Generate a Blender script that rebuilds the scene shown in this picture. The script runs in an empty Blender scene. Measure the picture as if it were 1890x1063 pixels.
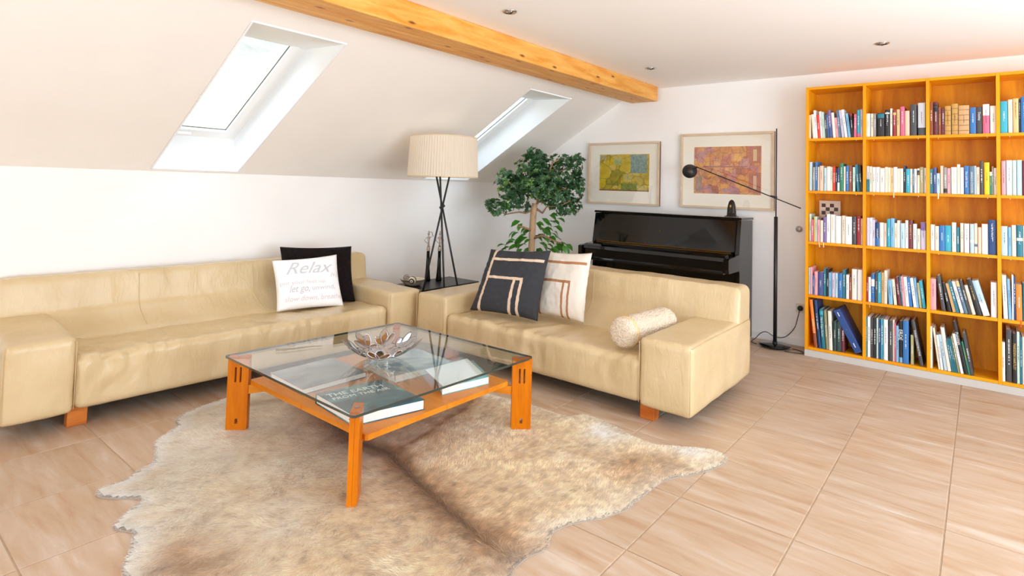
import bpy, bmesh, math, random
import numpy as np
from mathutils import Vector, Matrix, noise
random.seed(7); np.random.seed(7)
S = bpy.context.scene
COL = S.collection
PI = math.pi

# ---------------------------------------------------------------- camera
YAW, PIT, ROL, CAMH = 0.685, -0.0428, 0.0273, 1.35
F = Vector((-math.sin(YAW)*math.cos(PIT), math.cos(YAW)*math.cos(PIT), -math.sin(PIT)))
r0 = Vector((math.cos(YAW), math.sin(YAW), 0)); u0 = r0.cross(F)
RX = r0*math.cos(ROL) + u0*math.sin(ROL); UY = -r0*math.sin(ROL) + u0*math.cos(ROL)
cd = bpy.data.cameras.new('camera'); cam = bpy.data.objects.new('camera', cd); COL.objects.link(cam)
cam.matrix_world = Matrix(((RX.x, UY.x, -F.x, 0), (RX.y, UY.y, -F.y, 0), (RX.z, UY.z, -F.z, CAMH), (0, 0, 0, 1)))
cd.sensor_width = 36; cd.lens = 36*1063.4/1890; cd.shift_y = -(531.5-298.4)/1890
cd.clip_start = 0.05; cd.clip_end = 500
S.camera = cam

# ---------------------------------------------------------------- world, light, exposure
W = bpy.data.worlds.new('sky'); S.world = W; W.use_nodes = True
nt = W.node_tree; bg = nt.nodes['Background']
geo = nt.nodes.new('ShaderNodeTexCoord'); sep = nt.nodes.new('ShaderNodeSeparateXYZ')
rmp = nt.nodes.new('ShaderNodeValToRGB'); nt.links.new(geo.outputs['Generated'], sep.inputs[0]); nt.links.new(sep.outputs['Z'], rmp.inputs[0])
rmp.color_ramp.elements[0].color = (0.84, 0.91, 1.0, 1); rmp.color_ramp.elements[1].color = (0.72, 0.85, 1.0, 1)
nt.links.new(rmp.outputs[0], bg.inputs[0]); bg.inputs[1].default_value = SKY_STRENGTH = 6.5
def area(name, loc, aim, sx, sy, power, color):
    l = bpy.data.lights.new(name, 'AREA'); l.shape = 'RECTANGLE'; l.size = sx; l.size_y = sy; l.energy = power; l.color = color
    o = bpy.data.objects.new(name, l); COL.objects.link(o); o.location = loc
    o.rotation_euler = (Vector(aim)-Vector(loc)).to_track_quat('-Z', 'Y').to_euler(); return o
# daylight through an unseen window on the right, tilted up to lift the ceiling
area('daylight_window_right', (2.45, 2.3, 1.15), (0.2, 2.2, 3.1), 3.4, 2.1, 250, (0.74, 0.87, 1.0))
area('added_fill_rear', (-0.05, -2.35, 1.1), (0.0, 0.6, 3.2), 4.0, 2.1, 70, (0.74, 0.87, 1.0))  # added fill behind the camera, steeply tilted to brighten the ceiling
S.view_settings.view_transform = 'Standard'; S.view_settings.look = 'None'
S.view_settings.exposure = -0.89; S.view_settings.gamma = 1.0; S.view_settings.use_curve_mapping = False
S.cycles.max_bounces = 14; S.cycles.diffuse_bounces = 8; S.cycles.transparent_max_bounces = 16; S.cycles.transmission_bounces = 10
S.cycles.use_denoising = True; S.cycles.caustics_refractive = False; S.cycles.caustics_reflective = False
S.cycles.sample_clamp_indirect = 8

# ---------------------------------------------------------------- materials
def new_mat(name):
    m = bpy.data.materials.new(name); m.use_nodes = True
    return m, m.node_tree.nodes, m.node_tree.links, m.node_tree.nodes['Principled BSDF']
def lin(c):
    return tuple(((x/255)/12.92 if x/255 <= .04045 else ((x/255+.055)/1.055)**2.4) for x in c)
def mat(name, rgb, rough=.5, metal=0., spec=.5, var=0., vscale=8., bump=0., bscale=60., coat=0., stretch=(1, 1, 1), sheen=0.):
    """rgb is an sRGB 0-255 colour; var mixes a noise of darker tone, bump adds fine relief"""
    m, n, l, b = new_mat(name); c = lin(rgb)
    b.inputs['Base Color'].default_value = (*c, 1); b.inputs['Roughness'].default_value = rough
    b.inputs['Metallic'].default_value = metal; b.inputs['Specular IOR Level'].default_value = spec
    b.inputs['Coat Weight'].default_value = coat; b.inputs['Sheen Weight'].default_value = sheen
    if var or bump:
        tc = n.new('ShaderNodeTexCoord'); mp = n.new('ShaderNodeMapping'); l.new(tc.outputs['Object'], mp.inputs[0]); mp.inputs['Scale'].default_value = stretch
    if var:
        t = n.new('ShaderNodeTexNoise'); t.inputs['Scale'].default_value = vscale; t.inputs['Detail'].default_value = 5; l.new(mp.outputs[0], t.inputs[0])
        cr = n.new('ShaderNodeValToRGB'); cr.color_ramp.elements[0].position = .3; cr.color_ramp.elements[1].position = .7
        cr.color_ramp.elements[0].color = (*[x*(1-var) for x in c], 1); cr.color_ramp.elements[1].color = (*[min(1, x*(1+var*.4)) for x in c], 1)
        l.new(t.outputs[0], cr.inputs[0]); l.new(cr.outputs[0], b.inputs['Base Color'])
    if bump:
        t2 = n.new('ShaderNodeTexNoise'); t2.inputs['Scale'].default_value = bscale; t2.inputs['Detail'].default_value = 6; l.new(mp.outputs[0], t2.inputs[0])
        bp = n.new('ShaderNodeBump'); bp.inputs['Strength'].default_value = bump; bp.inputs['Distance'].default_value = .01
        l.new(t2.outputs[0], bp.inputs['Height']); l.new(bp.outputs[0], b.inputs['Normal'])
    return m
def wood(name, light, dark, axis='X', scale=1., rough=.35, knots=False, ring=9.):
    m, n, l, b = new_mat(name)
    tc = n.new('ShaderNodeTexCoord'); mp = n.new('ShaderNodeMapping'); l.new(tc.outputs['Object'], mp.inputs[0])
    st = {'X': (.12, 1, 1), 'Y': (1, .12, 1), 'Z': (1, 1, .12)}[axis]
    mp.inputs['Scale'].default_value = tuple(s*scale for s in st)
    t = n.new('ShaderNodeTexNoise'); t.inputs['Scale'].default_value = ring; t.inputs['Detail'].default_value = 6; t.inputs['Distortion'].default_value = .6; l.new(mp.outputs[0], t.inputs[0])
    t2 = n.new('ShaderNodeTexNoise'); t2.inputs['Scale'].default_value = ring*12; t2.inputs['Detail'].default_value = 3; l.new(mp.outputs[0], t2.inputs[0])
    ad = n.new('ShaderNodeMath'); ad.operation = 'MULTIPLY_ADD'; l.new(t2.outputs[0], ad.inputs[0]); ad.inputs[1].default_value = .3; l.new(t.outputs[0], ad.inputs[2])
    cr = n.new('ShaderNodeValToRGB'); cr.color_ramp.elements[0].position = .42; cr.color_ramp.elements[1].position = .88
    cr.color_ramp.elements[0].color = (*lin(dark), 1); cr.color_ramp.elements[1].color = (*lin(light), 1)
    l.new(ad.outputs[0], cr.inputs[0]); out = cr.outputs[0]
    if knots:
        v = n.new('ShaderNodeTexVoronoi'); v.voronoi_dimensions = '2D'; v.inputs['Scale'].default_value = 1.0
        sp = n.new('ShaderNodeSeparateXYZ'); l.new(tc.outputs['Object'], sp.inputs[0]); cb = n.new('ShaderNodeCombineXYZ')
        m1 = n.new('ShaderNodeMath'); m1.operation = 'MULTIPLY'; m1.inputs[1].default_value = 2.1; l.new(sp.outputs['Y'], m1.inputs[0]); l.new(m1.outputs[0], cb.inputs[0])
        m2 = n.new('ShaderNodeMath'); m2.operation = 'SUBTRACT'; l.new(sp.outputs['Z'], m2.inputs[0]); l.new(sp.outputs['X'], m2.inputs[1])
        m3 = n.new('ShaderNodeMath'); m3.operation = 'MULTIPLY'; m3.inputs[1].default_value = 7.0; l.new(m2.outputs[0], m3.inputs[0]); l.new(m3.outputs[0], cb.inputs[1]); l.new(cb.outputs[0], v.inputs[0])
        c2 = n.new('ShaderNodeValToRGB'); c2.color_ramp.elements[0].position = .025; c2.color_ramp.elements[1].position = .085
        c2.color_ramp.elements[0].color = (1, 1, 1, 1); c2.color_ramp.elements[1].color = (0, 0, 0, 1); l.new(v.outputs['Distance'], c2.inputs[0])
        mx = n.new('ShaderNodeMix'); mx.data_type = 'RGBA'; l.new(c2.outputs[0], mx.inputs[0]); l.new(out, mx.inputs[6]); mx.inputs[7].default_value = (*lin((120, 66, 25)), 1); out = mx.outputs[2]
    l.new(out, b.inputs['Base Color']); b.inputs['Roughness'].default_value = rough; b.inputs['Specular IOR Level'].default_value = .22
    bp = n.new('ShaderNodeBump'); bp.inputs['Strength'].default_value = .08; l.new(t2.outputs[0], bp.inputs['Height']); l.new(bp.outputs[0], b.inputs['Normal'])
    return m
def thin_glass(name, tint, refl=1.0, F1=1.0):
    m, n, l, b = new_mat(name); n.remove(b)
    tr = n.new('ShaderNodeBsdfTransparent'); tr.inputs[0].default_value = (*tint, 1)
    gl = n.new('ShaderNodeBsdfGlossy'); gl.inputs['Roughness'].default_value = .0; gl.inputs[0].default_value = (refl, refl, refl, 1)
    lw = n.new('ShaderNodeLayerWeight'); lw.inputs[0].default_value = .5      # Schlick reflectance from the facing angle, the same from both sides
    pw = n.new('ShaderNodeMath'); pw.operation = 'POWER'; pw.inputs[1].default_value = 5; l.new(lw.outputs['Facing'], pw.inputs[0])
    fr = n.new('ShaderNodeMath'); fr.operation = 'MULTIPLY_ADD'; fr.inputs[1].default_value = .95*F1; fr.inputs[2].default_value = .045*F1; l.new(pw.outputs[0], fr.inputs[0])
    mx = n.new('ShaderNodeMixShader'); l.new(fr.outputs[0], mx.inputs[0]); l.new(tr.outputs[0], mx.inputs[1]); l.new(gl.outputs[0], mx.inputs[2])
    l.new(mx.outputs[0], n['Material Output'].inputs[0]); return m

M = {}
M['wall'] = mat('plaster_wall', (251, 249, 246), .9, var=.02, vscale=3, bump=.05, bscale=90)
M['slope'] = mat('plaster_slope', (250, 245, 238), .9, var=.02, vscale=3, bump=.05, bscale=90)
M['ceil'] = mat('plaster_ceiling', (253, 250, 246), .9, var=.015, vscale=3)
M['white'] = mat('white_paint', (246, 246, 246), .45)
M['reveal'] = mat('reveal_paint', (247, 249, 250), .7)
M['frame_white'] = mat('window_frame_white', (244, 244, 242), .3)
M['seal'] = mat('window_seal', (90, 90, 88), .6)
M['grout'] = mat('grout', (196, 172, 146), .9, var=.1, vscale=40)
M['plinth'] = mat('plinth_grey', (200, 196, 190), .6)
M['leather'] = None
M['black_gloss'] = mat('black_polyester_lacquer', (12, 11, 11), .05, spec=.5)
M['black_satin'] = mat('black_metal_satin', (32, 31, 32), .42, spec=.5)
M['black_wood'] = mat('black_stained_wood', (38, 37, 38), .38, var=.4, vscale=30, stretch=(1, .1, 1))
M['brass'] = mat('brass', (205, 160, 80), .25, metal=1)
M['chrome'] = mat('polished_steel', (225, 222, 222), .05, metal=1)
M['nickel'] = mat('brushed_nickel', (175, 168, 160), .3, metal=1)
M['steel'] = mat('spot_steel', (205, 200, 195), .25, metal=1)
M['cherry'] = wood('cherry_wood', (222, 142, 40), (198, 112, 14), 'X', 1, .32)
M['cherry_v'] = wood('cherry_wood_upright', (214, 122, 8), (184, 92, 2), 'Z', 1, .32)
M['shelf_wood_h'] = wood('bookcase_wood', (246, 172, 22), (228, 144, 8), 'X', 1, .4)
M['shelf_wood_v'] = wood('bookcase_wood_upright', (247, 174, 22), (230, 146, 8), 'Z', 1, .4)
M['shelf_back'] = wood('bookcase_back_veneer', (236, 164, 18), (200, 118, 6), 'Z', 1.2, .45, ring=14)
M['beam_wood'] = wood('spruce_beam', (244, 190, 104), (216, 138, 42), 'Y', 1.3, .45, knots=True, ring=16)
M['leg_wood'] = wood('sofa_leg_wood', (214, 130, 58), (178, 92, 32), 'X', 2, .4)

# leather: warm cream with creases and a soft sheen
def leather():
    m, n, l, b = new_mat('cream_leather')
    tc = n.new('ShaderNodeTexCoord')
    t = n.new('ShaderNodeTexNoise'); t.inputs['Scale'].default_value = 3.0; t.inputs['Detail'].default_value = 4; l.new(tc.outputs['Object'], t.inputs[0])
    cr = n.new('ShaderNodeValToRGB'); cr.color_ramp.elements[0].position = .3; cr.color_ramp.elements[1].position = .75
    cr.color_ramp.elements[0].color = (*lin((203, 178, 134)), 1); cr.color_ramp.elements[1].color = (*lin((219, 197, 157)), 1)
    l.new(t.outputs[0], cr.inputs[0]); l.new(cr.outputs[0], b.inputs['Base Color'])
    b.inputs['Roughness'].default_value = .28; b.inputs['Specular IOR Level'].default_value = .45
    v = n.new('ShaderNodeTexVoronoi'); v.inputs['Scale'].default_value = 260; l.new(tc.outputs['Object'], v.inputs[0])
    t2 = n.new('ShaderNodeTexNoise'); t2.inputs['Scale'].default_value = 16; t2.inputs['Detail'].default_value = 5; t2.inputs['Distortion'].default_value = 1.2; mpp = n.new('ShaderNodeMapping'); mpp.inputs['Scale'].default_value = (1.6, .5, .6); l.new(tc.outputs['Object'], mpp.inputs[0]); l.new(mpp.outputs[0], t2.inputs[0])
    b1 = n.new('ShaderNodeBump'); b1.inputs['Strength'].default_value = .12; b1.inputs['Distance'].default_value = .002; l.new(v.outputs['Distance'], b1.inputs['Height'])
    b2 = n.new('ShaderNodeBump'); b2.inputs['Strength'].default_value = .35; b2.inputs['Distance'].default_value = .012; l.new(t2.outputs[0], b2.inputs['Height'])
    l.new(b1.outputs[0], b2.inputs['Normal']); l.new(b2.outputs[0], b.inputs['Normal'])
    return m
M['leather'] = leather()
M['seam'] = mat('leather_seam', (206, 180, 134), .5)

# stone look tile: streaks along X, each tile its own shade through object random
def tile_mat():
    m, n, l, b = new_mat('beige_stone_tile')
    tc = n.new('ShaderNodeTexCoord'); oi = n.new('ShaderNodeObjectInfo'); ge = n.new('ShaderNodeNewGeometry')
    ofs = n.new('ShaderNodeVectorMath'); ofs.operation = 'ADD'
    cx = n.new('ShaderNodeCombineXYZ'); ml = n.new('ShaderNodeMath'); ml.operation = 'MULTIPLY'; ml.inputs[1].default_value = 37.
    l.new(oi.outputs['Random'], ml.inputs[0]); l.new(ml.outputs[0], cx.inputs[0]); l.new(ml.outputs[0], cx.inputs[1])
    l.new(ge.outputs['Position'], ofs.inputs[0]); l.new(cx.outputs[0], ofs.inputs[1])
    mp = n.new('ShaderNodeMapping'); mp.inputs['Scale'].default_value = (1.1, 6.5, 1); mp.inputs['Rotation'].default_value = (0, 0, .18); l.new(ofs.outputs[0], mp.inputs[0])
    t = n.new('ShaderNodeTexNoise'); t.inputs['Scale'].default_value = 2.2; t.inputs['Detail'].default_value = 8; t.inputs['Roughness'].default_value = .62; t.inputs['Distortion'].default_value = .5; l.new(mp.outputs[0], t.inputs[0])
    cr = n.new('ShaderNodeValToRGB'); e = cr.color_ramp.elements
    e[0].position = .30; e[0].color = (*lin((180, 146, 116)), 1); e[1].position = .72; e[1].color = (*lin((210, 194, 179)), 1)
    q = e.new(.45); q.color = (*lin((191, 163, 136)), 1); q = e.new(.58); q.color = (*lin((198, 175, 153)), 1)
    l.new(t.outputs[0], cr.inputs[0])
    hs = n.new('ShaderNodeHueSaturation'); l.new(cr.outputs[0], hs.inputs['Color'])
    mr = n.new('ShaderNodeMapRange'); mr.inputs[3].default_value = .95; mr.inputs[4].default_value = 1.04; l.new(oi.outputs['Random'], mr.inputs[0]); l.new(mr.outputs[0], hs.inputs['Value'])
    l.new(hs.outputs[0], b.inputs['Base Color']); b.inputs['Roughness'].default_value = .42; b.inputs['Specular IOR Level'].default_value = .4
    bp = n.new('ShaderNodeBump'); bp.inputs['Strength'].default_value = .25; bp.inputs['Distance'].default_value = .004; l.new(t.outputs[0], bp.inputs['Height']); l.new(bp.outputs[0], b.inputs['Normal'])
    return m
M['tile'] = tile_mat()

# ---------------------------------------------------------------- mesh helpers
def link(name, me, m=None, parent=None, loc=None, rot=None):
    o = bpy.data.objects.new(name, me); COL.objects.link(o)
    if m is not None and me is not None:
        for q in (m if isinstance(m, (list, tuple)) else [m]): me.materials.append(q)
    if parent: o.parent = parent
    if loc is not None: o.location = loc
    if rot is not None: o.rotation_euler = rot
    return o
def obj(name, bm, m, parent=None, loc=None, rot=None, smooth=False):
    me = bpy.data.meshes.new(name); bm.to_mesh(me); bm.free()
    if smooth:
        for p in me.polygons: p.use_smooth = True
    return link(name, me, m, parent, loc, rot)
def thing(name, label, cat, loc=(0, 0, 0), rz=0, group=None):
    o = bpy.data.objects.new(name, None); COL.objects.link(o); o.location = loc; o.rotation_euler = (0, 0, rz)
    return tag(o, label, cat, group)
def tag(o, label, cat, group=None):
    o['label'] = label; o['category'] = cat
    if group: o['group'] = group
    return o
def struct(o): o['kind'] = 'structure'; return o
def stuff(o): o['kind'] = 'stuff'; return o
def box(bm, x0, x1, y0, y1, z0, z1, bevel=0., seg=2, mtx=None):
    r = bmesh.ops.create_cube(bm, size=1); vs = r['verts']
    for v in vs: v.co = Vector(((x0+x1)/2+v.co.x*(x1-x0), (y0+y1)/2+v.co.y*(y1-y0), (z0+z1)/2+v.co.z*(z1-z0)))
    if bevel:
        es = list({e for v in vs for e in v.link_edges})
        rr = bmesh.ops.bevel(bm, geom=es, offset=bevel, segments=seg, affect='EDGES', profile=.5); vs = [v for v in rr['verts']]
    if mtx: bmesh.ops.transform(bm, matrix=mtx, verts=vs)
    return vs
def BX(*a, **k):
    bm = bmesh.new(); box(bm, *a, **k); return bm
def tube(bm, pts, r, seg=8, cap=True):
    pts = [Vector(p) for p in pts]; rings = []
    rs = r if isinstance(r, (list, tuple)) else [r]*len(pts)
    for i, p in enumerate(pts):
        d = (pts[min(i+1, len(pts)-1)]-pts[max(i-1, 0)]).normalized()
        a = d.cross(Vector((0, 0, 1))) if abs(d.z) < .95 else d.cross(Vector((1, 0, 0)))
        a.normalize(); b = d.cross(a)
        rings.append([bm.verts.new(p+(a*math.cos(t)+b*math.sin(t))*rs[i]) for t in [2*PI*k/seg for k in range(seg)]])
    for i in range(len(rings)-1):
        for k in range(seg): bm.faces.new((rings[i][k], rings[i][(k+1) % seg], rings[i+1][(k+1) % seg], rings[i+1][k]))
    if cap:
        bm.faces.new(rings[0][::-1]); bm.faces.new(rings[-1])
    bmesh.ops.recalc_face_normals(bm, faces=bm.faces[:])
def TB(pts, r, seg=8, cap=True):
    bm = bmesh.new(); tube(bm, pts, r, seg, cap); return bm
def lathe(bm, prof, seg=24, c=(0, 0, 0), cap=True):
    rings = [[bm.verts.new((c[0]+r*math.cos(2*PI*k/seg), c[1]+r*math.sin(2*PI*k/seg), c[2]+z)) for k in range(seg)] for r, z in prof]
    for i in range(len(rings)-1):
        for k in range(seg): bm.faces.new((rings[i][k], rings[i][(k+1) % seg], rings[i+1][(k+1) % seg], rings[i+1][k]))
    if cap:
        bm.faces.new(rings[0][::-1]); bm.faces.new(rings[-1])
def LT(prof, seg=24, cap=True):
    bm = bmesh.new(); lathe(bm, prof, seg, cap=cap); bmesh.ops.recalc_face_normals(bm, faces=bm.faces[:]); return bm
def prism(bm, pts, z0, z1):
    """pts: outline in XY, extruded in Z"""
    lo = [bm.verts.new((p[0], p[1], z0)) for p in pts]; hi = [bm.verts.new((p[0], p[1], z1)) for p in pts]; n = len(pts)
    bm.faces.new(lo[::-1]); bm.faces.new(hi)
    for i in range(n): bm.faces.new((lo[i], lo[(i+1) % n], hi[(i+1) % n], hi[i]))
    bmesh.ops.recalc_face_normals(bm, faces=bm.faces[:])
def soft_box(x0, x1, y0, y1, z0, z1, r, step=.03, fn=None, seed=0):
    """rounded box cut into a fine grid; fn(p) displaces the surface"""
    me_v = {}; bm = bmesh.new()
    nx, ny, nz = [max(2, int(round((b-a)/step))) for a, b in ((x0, x1), (y0, y1), (z0, z1))]
    lo = Vector((x0, y0, z0)); hi = Vector((x1, y1, z1)); inlo = lo+Vector((r, r, r)); inhi = hi-Vector((r, r, r))
    def vert(i, j, k):
        key = (i, j, k)
        if key not in me_v:
            p = Vector((x0+(x1-x0)*i/nx, y0+(y1-y0)*j/ny, z0+(z1-z0)*k/nz))
            q = Vector([min(max(p[a], inlo[a]), inhi[a]) for a in range(3)]); d = p-q
            nrm = d.normalized() if d.length > 1e-9 else Vector((0, 0, 1))
            p = q+nrm*r if d.length > 1e-9 else p
            if fn: p = fn(p.copy(), nrm)
            me_v[key] = bm.verts.new(p)
        return me_v[key]
    def quad(a, b, c, d): bm.faces.new((vert(*a), vert(*b), vert(*c), vert(*d)))
    for i in range(nx):
        for j in range(ny):
            quad((i, j, 0), (i, j+1, 0), (i+1, j+1, 0), (i+1, j, 0)); quad((i, j, nz), (i+1, j, nz), (i+1, j+1, nz), (i, j+1, nz))
    for i in range(nx):
        for k in range(nz):
            quad((i, 0, k), (i+1, 0, k), (i+1, 0, k+1), (i, 0, k+1)); quad((i, ny, k), (i, ny, k+1), (i+1, ny, k+1), (i+1, ny, k))
    for j in range(ny):
        for k in range(nz):
            quad((0, j, k), (0, j, k+1), (0, j+1, k+1), (0, j+1, k)); quad((nx, j, k), (nx, j+1, k), (nx, j+1, k+1), (nx, j, k+1))
    return bm
def text_obj(name, s, size, m, parent=None, loc=(0, 0, 0), rot=(0, 0, 0), shear=0., ext=.0006, align='LEFT', xs=1.):
    cu = bpy.data.curves.new(name, 'FONT'); cu.body = s; cu.size = size; cu.shear = shear; cu.extrude = ext; cu.align_x = align; cu.resolution_u = 2
    tmp = bpy.data.objects.new(name, cu); COL.objects.link(tmp); bpy.context.view_layer.update()
    me = bpy.data.meshes.new_from_object(tmp.evaluated_get(bpy.context.evaluated_depsgraph_get())); bpy.data.objects.remove(tmp)
    me.name = name
    if me.materials: me.materials.clear()
    o = link(name, me, m, parent, loc, rot); o.scale = (xs, 1, 1); return o

# ---------------------------------------------------------------- the room
WX, WY = -4.65, 5.68          # knee wall, back wall
RX1, RY0 = 2.4, -2.3          # right and rear walls (behind the camera)
KZ, CZ = 1.39, 2.43           # knee wall top, flat ceiling
AN = math.radians(31.0); SX = WX+(CZ-KZ)/math.tan(AN)     # the slope meets the flat ceiling at SX
sdir = Vector((math.cos(AN), 0, math.sin(AN))); snrm = Vector((-math.sin(AN), 0, math.cos(AN)))   # up the slope; outward
def SP(s, y, d=0.): return Vector((WX, 0, KZ))+sdir*s+snrm*d+Vector((0, y, 0))

# floor: grout bed plus tiles
fl = struct(obj('floor', BX(WX-.2, RX1+.2, RY0-.2, WY+.2, -.06, -.004), M['grout']))
XL = [-5.0, -4.53, -4.04, -3.545, -3.045, -2.553, -2.03, -1.507, -1.043, -.582, -.127, .33, .79, 1.25, 1.71, 2.17, 2.63, 3.09, 3.55]
YL = [3.013+.4975*k for k in range(-11, 7)]
G = .0028
tile_me = {}
far = bmesh.new()
for i in range(len(XL)-1):
    for j in range(len(YL)-1):
        x0, x1, y0, y1 = max(XL[i], WX)+G, min(XL[i+1], RX1)-G, max(YL[j], RY0)+G, min(YL[j+1], WY)-G
        if x1-x0 < .02 or y1-y0 < .02: continue
        # the tiles the picture shows are pieces of their own
        cx_, cy_ = (x0+x1)/2, (y0+y1)/2
        dep = -cx_*.633+cy_*.774
        lat = cx_*.774+cy_*.633
        if dep > 1.2 and abs(lat) < dep*.95+.5:
            w, d = round(x1-x0, 4), round(y1-y0, 4)
            if (w, d) not in tile_me:
                bm = BX(-w/2, w/2, -d/2, d/2, -.006, 0, bevel=.0015, seg=1); me = bpy.data.meshes.new('tile'); bm.to_mesh(me); bm.free(); me.materials.append(M['tile']); tile_me[(w, d)] = me
            link('tile', tile_me[(w, d)], None, fl, (cx_, cy_, random.uniform(-.0004, 0)))
        else:
            box(far, x0, x1, y0, y1, -.006, 0)
stuff(obj('tiles_beyond_view', far, M['tile'], fl))

# knee wall, back wall, rear and right walls
struct(obj('wall_left', BX(WX-.15, WX, RY0-.2, WY+.2, -.06, KZ+.02), M['wall']))
bm = bmesh.new()
pts = [(WX-.3, -.06), (RX1+.2, -.06), (RX1+.2, CZ+.2), (SX-.02, CZ+.2), (WX-.3, KZ+.1)]
f_ = [bm.verts.new((x, WY, z)) for x, z in pts]; b_ = [bm.verts.new((x, WY+.2, z)) for x, z in pts]
bm.faces.new(f_); bm.faces.new(b_[::-1])
for i in range(5): bm.faces.new((f_[i], b_[i], b_[(i+1) % 5], f_[(i+1) % 5]))
bmesh.ops.recalc_face_normals(bm, faces=bm.faces[:]); struct(obj('wall_back', bm, M['wall']))
# rear wall with a wide terrace opening
bm = bmesh.new()
box(bm, WX-.3, -2.1, RY0-.15, RY0, -.06, CZ+.2); box(bm, 2.0, RX1+.2, RY0-.15, RY0, -.06, CZ+.2); box(bm, -2.1, 2.0, RY0-.15, RY0, 2.25, CZ+.2)
struct(obj('wall_rear', bm, M['wall']))
bm = bmesh.new()
box(bm, RX1, RX1+.15, RY0-.2, .55, -.06, CZ+.2); box(bm, RX1, RX1+.15, 4.05, WY+.2, -.06, CZ+.2); box(bm, RX1, RX1+.15, .55, 4.05, 2.25, CZ+.2)
struct(obj('wall_right', bm, M['wall']))
# flat ceiling
struct(obj('ceiling', BX(SX-.01, RX1+.2, RY0-.2, WY+.2, CZ, CZ+.15), M['ceil']))
# sloped ceiling with two openings, 0.28 m deep
SK = [(1.575, 2.185), (4.19, 4.85)]; S0, S1 = .035, 1.665; SL = (CZ-KZ)/math.sin(AN); DEP = .27
bm = bmesh.new()
def slab(s0, s1, y0, y1, d0=0., d1=DEP+.06):
    c = [SP(s, y, d) for d in (d0, d1) for s, y in ((s0, y0), (s1, y0), (s1, y1), (s0, y1))]
    v = [bm.verts.new(p) for p in c]
    for q in ((0, 1, 2, 3), (7, 6, 5, 4), (0, 4, 5, 1), (1, 5, 6, 2), (2, 6, 7, 3), (3, 7, 4, 0)): bm.faces.new([v[a] for a in q])
OM = .014                                           # the reveal boards sit in this margin
slab(-.3, S0-OM, RY0-.2, WY+.2); slab(S1+OM, SL+.12, RY0-.2, WY+.2)
ys = [RY0-.2, SK[0][0]-OM, SK[0][1]+OM, SK[1][0]-OM, SK[1][1]+OM, WY+.2]
for a in (0, 2, 4): slab(S0-OM, S1+OM, ys[a], ys[a+1])
bmesh.ops.recalc_face_normals(bm, faces=bm.faces[:]); struct(obj('ceiling_slope', bm, M['slope']))
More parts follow.
